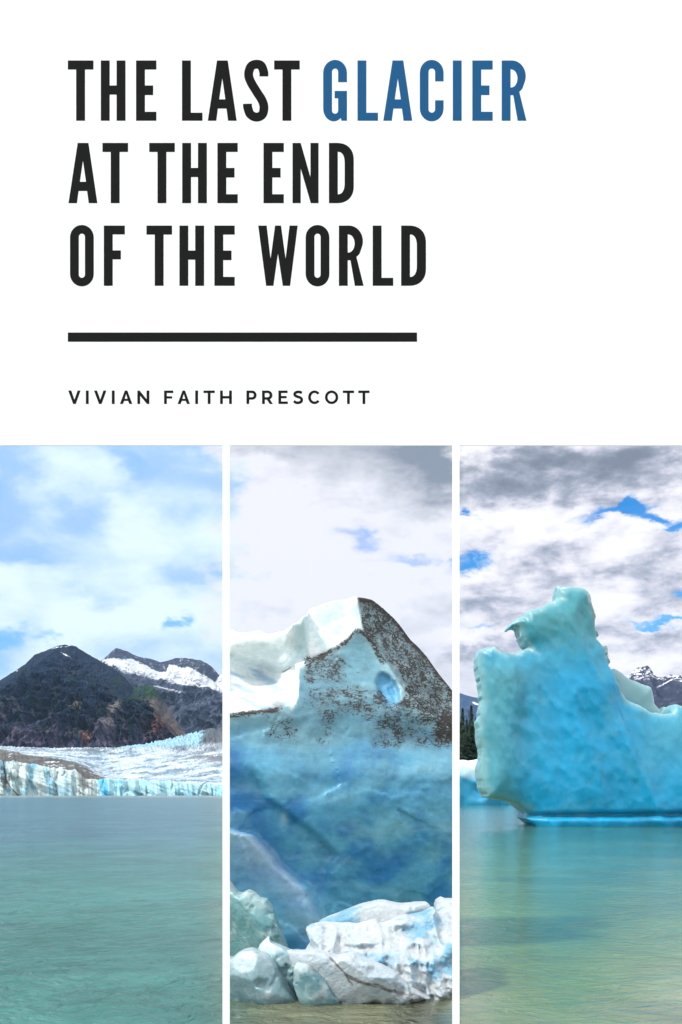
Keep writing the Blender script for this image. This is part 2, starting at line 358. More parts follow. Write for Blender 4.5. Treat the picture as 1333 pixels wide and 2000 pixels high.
# ------------------------------------------------------------------ lettered white board with three tall openings
def build_board():
    YB = 12.0; TH = .014
    root = bpy.data.objects.new('title_board', None); COL.objects.link(root); root.location = (0, YB, 0)
    tag(root, 'tall white board lettered with a black and blue title, three open bays below', 'signboard')
    def box(name, px0, px1, z0, z1, mat, front=0., th=TH, par=root, inpx=True):
        x0, x1 = wx(px0, YB), wx(px1, YB)
        v = [(x, y, z) for x in (x0, x1) for y in (-front, th-front) for z in (z0, z1)]
        f = [(0, 1, 3, 2), (4, 6, 7, 5), (0, 4, 5, 1), (2, 3, 7, 6), (0, 2, 6, 4), (1, 5, 7, 3)]
        return make_mesh(name, v, f, mat, smooth=False, parent=par)
    zt = wz(-12, YB); zb = wz(870, YB)
    box('header_panel', -62, 1396, zb, zt, M_white)
    for a, b in ((-62, -48), (435, 449), (884, 898), (1382, 1396)): box('post', a, b, -1.2, zb-.0005, M_white)
    box('rule_bar', 133, 815, wz(667.5, YB), wz(649.5, YB), M_black, front=.0016, th=.0012)
    # ---- glyph outlines, in photo pixels, y down from cap top
    H = 117.6; S = 17.3
    def arc(cx, cy, rx, ry, a0, a1, n=14, p=2.0):
        o = []
        for i in range(n+1):
            a = math.radians(a0+(a1-a0)*i/n); c, s = math.cos(a), math.sin(a)
            o.append((cx+rx*math.copysign(abs(c)**(2/p), c), cy+ry*math.copysign(abs(s)**(2/p), s)))
        return o
    def stroke(pts, w, k=8):
        pts = cr_smooth(pts, k); L = []; R = []
        for i, p in enumerate(pts):
            d = pts[min(i+1, len(pts)-1)]-pts[max(i-1, 0)]; d = d/np.linalg.norm(d); nn = np.array((-d[1], d[0]))*w/2
            L.append(tuple(p+nn)); R.append(tuple(p-nn))
        return [L+R[::-1]]
    def rects(*_): pass
    G = {}
    G['T'] = [[(0, 0), (50, 0), (50, 17.6), (33.5, 17.6), (33.5, H), (16.2, H), (16.2, 17.6), (0, 17.6)]]
    G['H'] = [[(0, 0), (17.3, 0), (17.3, 48.8), (30.8, 48.8), (30.8, 0), (48.2, 0), (48.2, H), (30.8, H), (30.8, 66.6), (17.3, 66.6), (17.3, H), (0, H)]]
    G['E'] = [[(0, 0), (39.7, 0), (39.7, 17.6), (17.3, 17.6), (17.3, 48.8), (33.4, 48.8), (33.4, 67.5), (17.3, 67.5), (17.3, 100.2), (39.7, 100.2), (39.7, H), (0, H)]]
    G['F'] = [[(0, 0), (41, 0), (41, 17.3), (17.3, 17.3), (17.3, 48.5), (33.3, 48.5), (33.3, 66), (17.3, 66), (17.3, H), (0, H)]]
    G['L'] = [[(0, 0), (17.3, 0), (17.3, 102), (40, 102), (40, H), (0, H)]]
    G['I'] = [[(0, 0), (17.3, 0), (17.3, H), (0, H)]]
    G['A'] = [[(18, 0), (39, 0), (56.5, H), (39.6, H), (36.4, 93.8), (19.8, 93.8), (16.6, H), (0, H)], [(28.3, 34.6), (22.3, 75.9), (34.2, 75.9)]]
    G['S'] = stroke([(40.4, 31), (40, 22), (35, 10), (25, 7.4), (15, 12), (10.6, 27), (15, 42), (27, 62), (37, 78), (40.6, 92), (37, 106), (25.5, 110.6), (14, 105), (9, 92), (8.4, 84.5)], S)
    def O_(w): return [arc(w/2, 23, w/2, 24.2, 180, 360)+arc(w/2, H-23, w/2, 24.2, 0, 180), arc(w/2, 22, w/2-17.2, 6.4, 180, 360)+arc(w/2, H-22, w/2-17.2, 6.4, 0, 180)]
    G['O'] = O_(46.4)
    G['C'] = [arc(23.2, 24, 23.2, 25.2, 180, 360)+[(46.4, 40.7), (30, 40.7)]+arc(23.4, 22, 6.4, 6.4, 360, 180)+arc(23.4, H-22, 6.4, 6.4, 180, 0)+[(30, 77.7), (46.4, 77.7)]+arc(23.2, H-24, 23.2, 25.2, 0, 180)]
    G['G'] = [arc(23.2, 24, 23.2, 25.2, 180, 360)+[(46.4, 42.3), (29.2, 42.3)]+arc(23.2, 22, 6, 6.4, 360, 180)+arc(23.2, H-20, 6, 6.4, 180, 0)+[(29.2, 73.8), (22.3, 73.8), (22.3, 59.4), (46.4, 59.4), (46.4, H), (36, H), (34, H-5.4)]+arc(20.5, H-24, 20.5, 25.2, 60, 180)]
    G['R'] = [[(0, 0)]+arc(20, 30.5, 27, 30.5, -90, 25)+arc(20, 33, 27, 33, 40, 58, 4)+[(48.4, H), (31.2, H), (22.6, 67.7), (17.3, 67.7), (17.3, H), (0, H)], [(17.3, 16.6)]+arc(18.5, 35, 12.3, 17.8, -90, 90)+[(17.3, 52.8)]]
    G['D'] = [[(0, 0)]+arc(15, 34, 33.5, 34, -90, 0, 14, 2.3)+arc(15, H-34, 33.5, 34, 0, 90, 14, 2.3)+[(0, H)], [(17.3, 17.3)]+arc(17.3, 40, 13.4, 22.7, -90, 0, 10, 2.4)+arc(17.3, H-40, 13.4, 22.7, 0, 90, 10, 2.4)+[(17.3, H-17.3)]]
    G['N'] = [[(0, 0), (16, 0), (35, 67), (35, 0), (50.8, 0), (50.8, H), (35.6, H), (16, 50), (16, H), (0, H)]]
    G['W'] = [[(0, 0), (16.6, 0), (24.2, 65), (33, 0), (44.6, 0), (53.6, 65), (61.2, 0), (77.2, 0), (62.4, H), (48, H), (38.6, 54.6), (29.8, H), (15.5, H)]]
    h = 26.2; s = 5.5; K = {}
    K['V'] = [[(0, 0), (6, 0), (12.2, 17.8), (18.4, 0), (24.2, 0), (14.8, h), (9.6, h)]]
    K['I'] = [[(0, 0), (s, 0), (s, h), (0, h)]]
    K['A'] = [[(9.6, 0), (14.6, 0), (24.2, h), (18.4, h), (15.9, 20.2), (8.3, 20.2), (5.8, h), (0, h)], [(12.1, 6.6), (9.3, 16.1), (14.9, 16.1)]]
    K['N'] = [[(0, 0), (4.4, 0), (18, 16.8), (18, 0), (23.4, 0), (23.4, h), (18.6, h), (5.4, 10), (5.4, h), (0, h)]]
    K['F'] = [[(0, 0), (18, 0), (18, 4.8), (5.4, 4.8), (5.4, 11.2), (15.9, 11.2), (15.9, 15.6), (5.4, 15.6), (5.4, h), (0, h)]]
    K['T'] = [[(0, 0), (22, 0), (22, 4.8), (13.7, 4.8), (13.7, h), (8.3, h), (8.3, 4.8), (0, 4.8)]]
    K['H'] = [[(0, 0), (5.4, 0), (5.4, 10.6), (17.6, 10.6), (17.6, 0), (23, 0), (23, h), (17.6, h), (17.6, 15.4), (5.4, 15.4), (5.4, h), (0, h)]]
    K['E'] = [[(0, 0), (18, 0), (18, 4.8), (5.4, 4.8), (5.4, 10.6), (16.1, 10.6), (16.1, 15.0), (5.4, 15.0), (5.4, 21.4), (18.4, 21.4), (18.4, h), (0, h)]]
    K['P'] = [[(0, 0)]+arc(11.2, 8.9, 8.6, 8.9, -90, 90)+[(5.4, 17.8), (5.4, h), (0, h)], [(5.4, 4.8)]+arc(10.6, 8.9, 3.9, 4.1, -90, 90, 8)+[(5.4, 13)]]
    K['R'] = [[(0, 0)]+arc(11.4, 8.9, 8.8, 8.9, -90, 60)+[(15.2, 17.0), (21.2, h), (14.9, h), (9.4, 17.8), (5.4, 17.8), (5.4, h), (0, h)], [(5.4, 4.8)]+arc(10.8, 8.9, 3.9, 4.1, -90, 90, 8)+[(5.4, 13)]]
    K['S'] = stroke([(17.8, 4.6), (13.6, 2.8), (8.4, 2.9), (4.2, 5.2), (4.2, 9.2), (8.6, 11.8), (13.2, 13.2), (17.2, 16.2), (16.6, 21.2), (12, 23.6), (7, 23.6), (2, 20.6)], 5.2, 6)
    K['C'] = [arc(12.4, 13.1, 12.4, 13.3, -38, -322, 30)+arc(12.6, 13.1, 7.2, 8.4, -322, -38, 24)]
    K['O'] = [arc(13.1, 13.1, 13.0, 13.3, 0, 350, 34), arc(13.1, 13.1, 7.8, 8.4, 0, 350, 30)]
    def letter(ch, contours, px, py, mat, label=None):
        cu = bpy.data.curves.new('letter', 'CURVE'); cu.dimensions = '2D'; cu.fill_mode = 'BOTH'; cu.extrude = .0006
        for ct in contours:
            q = []
            for p in ct:
                if not q or abs(p[0]-q[-1][0])+abs(p[1]-q[-1][1]) > .02: q.append(p)
            sp = cu.splines.new('POLY'); sp.points.add(len(q)-1); sp.use_cyclic_u = True
            for i, (a, b) in enumerate(q): sp.points[i].co = (a*YB/F, -b*YB/F, 0, 1)
        tmp = bpy.data.objects.new('tmp', cu); COL.objects.link(tmp)
        dg = bpy.context.evaluated_depsgraph_get(); me = bpy.data.meshes.new_from_object(tmp.evaluated_get(dg))
        bpy.data.objects.remove(tmp); me.name = 'letter'; me.materials.clear(); me.materials.append(mat)
        o = bpy.data.objects.new('letter', me); COL.objects.link(o); o.parent = root
        o.location = (wx(px, YB), -.0009, wz(py, YB)); o.rotation_euler = (math.radians(90), 0, 0)
        if label: o['label'] = label
    t1, t2, t3 = 118.2, 279.2, 440.6
    for ch, x in zip('THELAST', (133, 197.4, 266.2, 355.9, 406.3, 475.4, 535.9)): letter(ch, G[ch], x, t1, M_black)
    for ch, x in zip('GLACIER', (631.7, 698.7, 749.1, 820.4, 884.8, 923, 980.3)): letter(ch, G[ch], x, t1, M_blue, 'blue letter '+ch)
    for ch, x in zip('ATTHEEND', (134.2, 200.6, 291.9, 356.3, 425.1, 515.1, 571.8, 642.9)): letter(ch, G[ch], x, t2, M_black)
    for ch, x in zip('OFTHEWORLD', (137.2, 203.3, 286.5, 350.9, 419.2, 504.7, 597.4, 662.3, 728.4, 783.9)): letter(ch, G[ch], x, t3, M_black)
    for ch, x in zip('VIVIANFAITHPRESCOTT', (133.7, 168.2, 184.1, 218.9, 234.7, 268.8, 320.9, 347.3, 381.8, 397.9, 430.3, 481.8, 512.3, 544.2, 572.3, 602.3, 635, 670, 700.2)):
        letter(ch, K[ch], x, 762.8, M_black)
build_board()

# ------------------------------------------------------------------ mountains
def mountain(name, ridge, base, Yb, Yr, px0, px1, nx, nt, amp, paint, mat, g_pow=.85, seed=1, freq=1., back=.35):
    px = np.linspace(px0, px1, nx)[:, None]; t = np.concatenate([np.linspace(0, 1, nt), 1+np.linspace(.06, back, 8)])[None, :]
    tc = np.clip(t, 0, 1)
    Y = Yb+(Yr-Yb)*t
    rd = lin(px, ridge)+ .9*fbm(px*.22, px*0+seed, px*0, 4, seed)
    py = lin(px, base)+(rd-lin(px, base))*tc**g_pow
    z = wz(py, Yb+(Yr-Yb)*tc)*np.where(t > 1, 1-(t-1)*1.6, 1)
    X = (px-CX)/F*Y
    L = (Yr-Yb)/freq
    n1 = fbm(X/L*3.2, Y/L*.9, z/L*1.2, 6, seed, .55, True); n2 = fbm(X/L*9, Y/L*3, z/L*4, 5, seed+40, .6, True)
    env = (np.sin(np.pi*tc**.8)*.9+.06)*np.where(t > 1, .3, 1)
    d = (n1*.75+n2*.35)*amp*env
    Yd = Y-d*1.0; z2 = z+d*.25*np.clip(1.0-tc, 0, 1)
    X2 = (px-CX)/F*Y+n2*amp*.05*env
    V = np.stack([X2+0*z, Yd+0*z, z2], -1).reshape(-1, 3)
    n = nt+8; i, j = np.meshgrid(np.arange(nx-1), np.arange(n-1), indexing='ij'); a = (i*n+j).ravel()
    Fc = np.stack([a, a+n, a+n+1, a+1], 1)
    cols = paint(np.broadcast_to(px, py.shape), py, np.broadcast_to(tc, py.shape), n1, n2, X, Y, z).reshape(-1, 3)
    o = make_mesh(name, V, Fc, mat, cols)
    return o

M_rock = ground_mat('mountain rock', .035, .5, 1., 9., .95, .05, det=9)
M_rock2 = ground_mat('far mountain rock', .02, .4, 1., 12., .95, .05, det=9)

def paint_near(px, py, t, n1, n2, X, Y, z):
    q = fbm(px*.06, py*.045, px*0, 5, 71); r = fbm(px*.22, py*.05, px*0, 4, 72, .6); r2 = fbm(px*.55, py*.20, px*0, 4, 73, .7)
    dark = np.array((.009, .022, .046)); green = np.array((.008, .028, .014)); rock = np.array((.072, .062, .098)); tan = np.array((.125, .115, .105))
    c = np.broadcast_to(dark, px.shape+(3,)).copy()
    c = mixc(c, green, ss(q, .0, .35)*ss(py, 1300, 1345)*.75)
    # bare rock low down, with pale gully streaks
    low = ss(py-(1412+26*q+10*r), 0, 42)
    c = mixc(c, (.022, .028, .042), ss(r2+.6*r, -.1, .4)*.7)
    c = mixc(c, rock, np.clip(low*.9, 0, 1)*ss(r, -.45, .3))
    lf = ss(px, 50, -10)*ss(py, 1330, 1380); c = mixc(c, rock*.8, lf*.8*ss(r2+r, -.3, .4))
    st = ss(r+.5*r2, .22, .5)*ss(py, 1372, 1402)*ss(q, .5, -.15)
    c = mixc(c, tan, st*.6)
    def spot(cx, cy, rx, ry, rot=0):
        a = math.radians(rot); dx = (px-cx)*math.cos(a)+(py-cy)*math.sin(a); dy = -(px-cx)*math.sin(a)+(py-cy)*math.cos(a)
        return np.exp(-(dx/rx)**2-(dy/ry)**2+.55*r2+.35*r)
    c = mixc(c, (.24, .22, .20), np.clip(spot(243, 1408, 5, 24, 18)*1.2, 0, 1)*ss(py, 1382, 1394)*.85)
    c = mixc(c, (.20, .18, .19), np.clip(spot(232, 1438, 10, 8), 0, 1)*.7)
    c = mixc(c, (.24, .21, .17), np.clip(spot(166, 1396, 14, 9), 0, 1)*ss(r2, -.1, .3)*.8)
    c = mixc(c, (.34, .18, .11), np.clip(spot(181, 1452, 12, 8), 0, 1)*ss(r2+r, -.3, .3)*.7)
    g3 = fbm(px*.9, py*.5, px*0, 4, 75, .7); c = c*(1+.55*np.clip(g3*1.6+.5*r2, -1, 1))[..., None]
    # spur on the right
    sp = ss(px-(262+(py-1345)*-.1), -3, 6)
    c = mixc(c, (.022, .060, .010), np.clip(sp*ss(py, 1392+14*q, 1352)*ss(px, 318, 300), 0, 1)*.85*ss(r2+.7*r+.4*q, -.45, .25))
    c = mixc(c, (.16, .135, .12), np.clip(ss(px-(288+(py-1370)*.75), -8, 10)*ss(py, 1362, 1385)*sp, 0, 1)*.8*ss(r, -.8, .2))
    c = mixc(c, (.22, .085, .085), np.clip(spot(322, 1432, 26, 13, -28), 0, 1)*.75*ss(r2+r, -.5, .3))
    c = mixc(c, (.30, .15, .11), np.clip(spot(332, 1428, 4, 9, -20), 0, 1)*.45)
    # few snow streaks under the summit
    sn = np.clip(spot(118, 1266, 26, 2.0, -8)+spot(135, 1283, 20, 1.6, 28)+spot(35, 1311, 5, 1.6)+spot(140, 1261, 10, 1.0), 0, 1.5)
    c = mixc(c, (.75, .78, .82), ss(sn, .62, 1.0)*ss(r2, -.2, .2))
    return c
near_ridge = [(-140, 1400), (-60, 1366), (0, 1331), (20, 1318), (35, 1308), (49, 1298), (60, 1288), (69, 1279), (82, 1274), (92, 1271), (102, 1267), (114, 1262), (128, 1260), (141, 1260), (150, 1263), (157, 1268), (167, 1274), (177, 1280), (196, 1291), (212, 1300), (229, 1310), (240, 1318), (250, 1329), (262, 1345), (266, 1344), (271, 1341), (284, 1338), (301, 1343), (314, 1354), (327, 1377), (343, 1403), (360, 1430), (368, 1438), (392, 1462), (400, 1470)]
near_base = [(-140, 1500), (400, 1500)]
o = mountain('mountain', near_ridge, near_base, 2900, 3800, -140, 400, 760, 300, 300, paint_near, M_rock, .80, 5, 1.5)
tag(o, kind='structure')

snow_lo = [(120, 1270), (193, 1289), (229, 1309), (262, 1322), (294, 1327), (327, 1336), (366, 1350), (436, 1358), (560, 1390)]
rock_lo = [(120, 1100), (203, 1286), (209, 1289), (225, 1287), (242, 1291), (262, 1290), (278, 1296), (295, 1306), (307, 1314), (330, 1317), (332, 1298), (340, 1300), (360, 1309), (372, 1307), (386, 1314), (409, 1325), (422, 1335), (429, 1322), (433, 1300), (560, 1300)]
def paint_far(px, py, t, n1, n2, X, Y, z):
    q = fbm(px*.09, py*.14, px*0, 5, 81, .6); r = fbm(px*.3, py*.35, px*0, 4, 82, .6)
    rock = np.array((.036, .048, .078)); c = np.broadcast_to(rock, px.shape+(3,)).copy()
    c = mixc(c, (.030, .040, .058), ss(q, .0, .4)*.7); c = mixc(c, (.10, .11, .14), ss(r, .1, .5)*ss(py, 1345, 1380)*.6)
    c = c*(1+.5*np.clip(1.5*r+q, -1, 1))[..., None]
    lo = lin(px, snow_lo); hi = lin(px, rock_lo)
    s = ss(lo-py+9*q+8*r, -1, 3)*ss(py-hi+4*q+4*r, -1, 2)*(1-.75*ss(r+.5*q, .12, .4)*ss(py-hi, 10, 24))
    s = np.maximum(s, ss(r+q*.6, .42, .6)*ss(py, lo+1, lo-8)*.6)              # snow pockets in the crags
    s = np.maximum(s, ss(2.2-np.abs(py-(1352+(px-310)*.22+3*q)), 0, 1.5)*ss(px, 300, 312)*ss(px, 372, 355)*.7)
    sn = mixc(np.array((.52, .55, .59)), np.array((.24, .31, .40)), ss(fbm(px*.10+py*.05, py*.5-px*.12, px*0, 5, 85, .65), -.05, .5)*.8)
    c = mixc(c, sn, np.clip(s, 0, 1))
    return c
far_ridge = [(60, 1330), (120, 1322), (180, 1300), (205, 1286), (214, 1279), (222, 1270), (229, 1266), (238, 1269), (248, 1272), (262, 1279), (278, 1285), (294, 1287), (303, 1290), (314, 1294), (328, 1291), (343, 1286), (356, 1285), (375, 1287), (392, 1290), (405, 1296), (415, 1303), (428, 1318), (436, 1318), (470, 1330), (560, 1372), (640, 1440)]
o = mountain('snowy_range', far_ridge, [(60, 1505), (640, 1505)], 4600, 6400, 60, 640, 480, 200, 420, paint_far, M_rock2, .8, 9, 1.3)
tag(o, kind='structure')

def paint_blue(px, py, t, n1, n2, X, Y, z):
    q = fbm(px*.12, py*.14, px*0, 4, 91)
    c = np.broadcast_to(np.array((.030, .060, .125)), px.shape+(3,)).copy()
    c = mixc(c, (.045, .085, .14), ss(q, 0, .4))
    s = np.exp(-((px-926)/7)**2-((py-(1377+(px-926)*.5))/2.6)**2)
    return mixc(c, (.75, .78, .85), ss(s+.4*q, .45, .7))
blue_ridge = [(760, 1440), (840, 1372), (870, 1357), (897, 1354), (917, 1360), (938, 1365), (980, 1385), (1080, 1440), (1150, 1480)]
o = mountain('wooded_hill', blue_ridge, [(760, 1500), (1150, 1500)], 5200, 6600, 760, 1150, 200, 90, 300, paint_blue, M_rock2, .8, 14)
tag(o, kind='structure')
def paint_right(px, py, t, n1, n2, X, Y, z):
    q = fbm(px*.12, py*.2, px*0, 5, 95, .6); r = fbm(px*.25, py*.6, px*0, 4, 96, .6)
    c = np.broadcast_to(np.array((.030, .036, .066)), px.shape+(3,)).copy()
    c = mixc(c, (.055, .07, .11), ss(q, 0, .4))
    band = ss(r+.4*q, .02, .22)*ss(py, 1336, 1322)
    line = ss(1.6-np.abs(py-(1342-(px-1283)*.55+2*q)), 0, 1.4)*ss(px, 1275, 1283)*ss(px, 1312, 1303)
    l2 = ss(2-np.abs(py-(1333+(px-1320)*.2+2*q)), 0, 1.4)*ss(px, 1316, 1322)
    return mixc(c, (.78, .80, .86), np.clip(band+line+l2, 0, 1))
right_ridge = [(1060, 1450), (1150, 1385), (1200, 1345), (1224, 1322), (1234, 1312), (1244, 1305), (1254, 1303), (1263, 1299), (1270, 1308), (1278, 1318), (1291, 1324), (1309, 1318), (1322, 1320), (1340, 1318), (1380, 1312), (1450, 1350), (1520, 1400)]
o = mountain('crag_ridge', right_ridge, [(1060, 1500), (1520, 1500)], 3300, 4300, 1060, 1520, 300, 120, 260, paint_right, M_rock, .85, 23)
tag(o, kind='structure')

# ------------------------------------------------------------------ glacier
def build_glacier():
    px = np.linspace(-150, 600, 1000)[:, None]
    cliff = [(-150, 1476), (-60, 1480), (0, 1486), (40, 1489), (80, 1494), (108, 1501), (150, 1505), (165, 1517), (175, 1523), (203, 1520), (229, 1523), (300, 1524), (360, 1528), (436, 1531), (600, 1532)]
    mor = [(-150, 1462), (0, 1465), (30, 1470), (65, 1478), (98, 1481), (125, 1486), (147, 1491), (165, 1499), (180, 1508), (203, 1519.4), (229, 1521), (600, 1529)]
    mid = [(-150, 1458), (0, 1464.4), (60, 1468), (130, 1475), (200, 1488), (300, 1492), (436, 1494), (600, 1494)]
    back = [(-150, 1455), (0, 1463), (60, 1466), (100, 1467), (170, 1466), (230, 1467), (260, 1465), (330, 1466), (436, 1469), (600, 1470)]
    top = [(-150, 1454), (0, 1462), (100, 1466), (170, 1465), (230, 1465), (242, 1462), (294, 1454), (334, 1444), (370, 1436), (405, 1428), (436, 1423), (600, 1405)]
    rows = []; tt = []
    J = fbm(px*.11, px*0, px*0, 4, 31)
    ct = lin(px, cliff)+3.2*J+2.6*fbm(px*.09, px*0, px*0, 4, 33, .65)*ss(px, 260, 150)+1.4*fbm(px*.35, px*0, px*0, 3, 34)
    ce = fbm(px*.08, px*0, px*0+3, 3, 35); 
    for k in range(46):                             # calving front
        s = k/45.
        z = -6+(wz(ct, 1615)+6)*s
        v = 1.3*fbm(px*.032+z*.03, z*.07+px*.02, px*0, 5, 37, .55); crev = -np.clip(.55-np.abs(fbm(px*.04+z*.006, z*.02, px*0+9, 3, 39))*6, 0, 1)
        Yc = 1600+14*s**1.5-v*10*(s*(1-s)*2+.25)-crev*9+10*ce+((s > .96)*3)+px*.02
        rows.append((Yc, z)); tt.append(0*px+s-1)
    Yt = rows[-1][0]
    for k in range(1, 171):
        s = k/170.
        key = np.array([0, .16, .5, .78, 1.0]); vals = [ct, np.minimum(lin(px, mor), ct-.3), lin(px, mid), lin(px, back), lin(px, top)]
        i = min(int(np.searchsorted(key, s, 'right')-1), 3); f = (s-key[i])/(key[i+1]-key[i])
        # monotone rows back to the rock
        lo = vals[i]; hi = np.minimum(vals[i+1], vals[i]-.0) if i < 3 else vals[i+1]
        py = lo*(1-f)+hi*f
        Y = 1622+(2850-1622)*s**1.15
        Y = Y+(Yt-1615)*max(0, 1-s*8)
        n = fbm(px*.10+s*3, s*26+px*.02, px*0, 5, 41, .6, True); n2 = fbm(px*.35, s*80, px*0, 3, 44, .6, True)
        z = wz(py, Y)+(n*4.0+n2*2.2)*(.35+.9*s)*min(1, s*12)
        if s > .78: z = z+(fbm(px*.3, s*60, px*0, 3, 48, .6, True)*5)
        rows.append((Y, z)); tt.append(0*px+s)
    Y = np.concatenate([r[0]+0*px for r in rows], 1); Z = np.concatenate([r[1]+0*px for r in rows], 1); T_ = np.concatenate(tt, 1)
    P_ = np.broadcast_to(px, Y.shape); X = (P_-CX)/F*Y; PY = HZ-(Z-EYE)*F/Y
    a1 = fbm(P_*.014+T_*1.2, T_*26-P_*.045, P_*0, 5, 51, .6)*.6+.6*fbm(P_*.03+T_*2, T_*18-P_*.015, P_*0, 5, 58, .62); a2 = fbm(P_*.05, T_*60-P_*.12, P_*0, 5, 52, .62); a3 = fbm(P_*.07+Z*.02, Z*.05, P_*0, 5, 53, .6)
    surf = T_ > 0
    c = np.broadcast_to(np.array((.38, .47, .54)), Y.shape+(3,)).copy()
    c = mixc(c, (.10, .18, .25), ss(a1*1.4+.4*a2, -.15, .35)*.85); c = mixc(c, (.06, .075, .09), ss(a2+.5*a1, .20, .5)*.7)
    c = mixc(c, (.60, .62, .65), ss(-(a1)-.3*a2, .12, .45)*.8)
    c = mixc(c, (.12, .13, .14), ss(P_, 290, 420)*ss(T_, .42, .62)*ss(T_, .86, .76)*ss(a1+a2*.6, -.5, .1)*.8)     # grey debris at right
    c = mixc(c, mixc(np.array((.22, .42, .52)), np.array((.050, .062, .075)), ss(a2*.8+1.5*ss(P_, 380, 418)-.25, 0, .5)), ss(T_, .80, .87)*ss(P_, 225, 260)*.9)
    mm = ss(T_, -.02, .012)*ss(T_, .19, .15)*ss(P_, 212, 198)
    c = mixc(c, mixc(np.array((.055, .055, .052)), np.array((.12, .115, .105)), ss(a2, -.2, .5)), np.clip(mm*1.1*ss(a2+.8*a1, -.55, -.25), 0, 1))
    c = mixc(c, (.10, .11, .12), ss(T_, .66, .74)*ss(T_, .80, .76)*ss(P_, 236, 200)*ss(a2, -.3, .1)*.75)
    # face colours
    fc = mixc(np.array((.50, .60, .60)), np.array((.25, .52, .62)), np.clip(ss(P_, 175, 215)*.6+.4*ss(a3, -.1, .4), 0, 1))
    fc = mixc(fc, (.05, .42, .72), np.exp(-((P_-203-(PY-1535)*.25)/9)**2)*.95)
    fc = mixc(fc, (.12, .32, .42), np.exp(-((P_-56+(PY-1530)*.3)/6)**2)*.8)
    dirt = ss(a3+.5*a1, -.1, .3)*ss(P_, 30, 18)+ss(a3, -.15, .15)*np.exp(-((P_-165)/14)**2)*1.3+.55*ss(a3, .18, .4)*ss(P_, 140, 60)
    fc = mixc(fc, (.07, .34, .50), ss(fbm(P_*.06+Z*.01, Z*.03, P_*0, 4, 59, .6), .1, .4)*.6)
    fc = mixc(fc, (.06, .22, .34), ss(fbm(P_*.11+Z*.03, Z*.02, P_*0, 4, 57, .6), .22, .5)*.7)
    fc = mixc(fc, (.09, .085, .08), np.clip(dirt, 0, 1)*.85)
    fc = mixc(fc, (.04, .045, .05), ss(1.8+2*a3-np.abs(P_-lin(Z, [(0, 36), (12, 22), (25, 12), (60, 6)])), -.5, 1.)*.9)
    fc = mixc(fc, (.42, .43, .40), np.exp(-((P_-181)/6)**2)*.7)
    c = np.where(surf[..., None], c, fc)
    nn = Y.shape[1]; V = np.stack([X, Y, Z], -1).reshape(-1, 3)
    i, j = np.meshgrid(np.arange(len(px)-1), np.arange(nn-1), indexing='ij'); a = (i*nn+j).ravel()
    m = ground_mat('glacier ice', .09, .30, .8, 4., .75, .3, det=8)
    o = make_mesh('glacier', V, np.stack([a, a+nn, a+nn+1, a+1], 1), m, c.reshape(-1, 3))
    tag(o, 'broad grey and white glacier ending in a low blue ice cliff at the lake', 'glacier')
build_glacier()

# ------------------------------------------------------------------ icebergs as solids (implicit volume -> mesh)
def solid(name, box_px, Yr, y0, y1, h, sdf, paint, mat, zmin=-.6):
    """box_px: (px0, px1, py_top) measured at depth Yr; sdf(X,Y,Z,u,v) with u,v the photo-scale coordinates on the plane y=Yr"""
    x0, x1 = wx(box_px[0], Yr), wx(box_px[1], Yr); z1 = wz(box_px[2], Yr)
    xs = np.arange(x0-2*h, x1+2*h, h); ys = np.arange(y0-2*h, y1+2*h, h); zs = np.arange(zmin-2*h, z1+2*h, h)
    X, Y, Z = np.meshgrid(xs, ys, zs, indexing='ij')
    V = sdf(X, Y, Z); V = np.maximum(V, zmin-Z)
    V[0] = V[-1] = 1; V[:, 0] = V[:, -1] = 1; V[:, :, 0] = V[:, :, -1] = 1
    v, f = surface_nets(V, (xs[0], ys[0], zs[0]), h)
    u = CX+v[:, 0]*F/Yr; w = HZ-(v[:, 2]-EYE)*F/Yr
    c = paint(v, u, w)
    o = make_mesh(name, v, f, mat, c, loc=((x0+x1)/2, (y0+y1)/2, 0))
    return o
def uv(X, Z, Yr): return CX+X*F/Yr, HZ-(Z-EYE)*F/Yr
def outline2d(pts, Yr): return [(wx(a, Yr), wz(b, Yr)) for a, b in pts]
def sd2(X, Z, pts):                                  # evaluated on the x-z slice only, then broadcast
    s = poly_sd(X[:, 0, :], Z[:, 0, :], pts); return s[:, None, :]

M_berg = ground_mat('blue berg ice', .30, .16, .55, .32, .36, .35, sss=.6, sss_scale=1.0, det=11, scallop=(.5, .12), vein=(1.2, .30, (.14, .36, .42)), streak=(1., 1., .45))
M_ice = ground_mat('weathered ice', 2.2, .24, .8, .07, .22, .5, sss=.75, sss_scale=.22, det=10, scallop=(6., .15), vein=(1.2, .45, (.42, .50, .50)))
M_white_ice = ground_mat('white firn ice', 3.0, .18, .9, .08, .45, .4, sss=.6, sss_scale=.15, det=10, scallop=(9., .25), vein=(1., .5, (.50, .56, .58)))

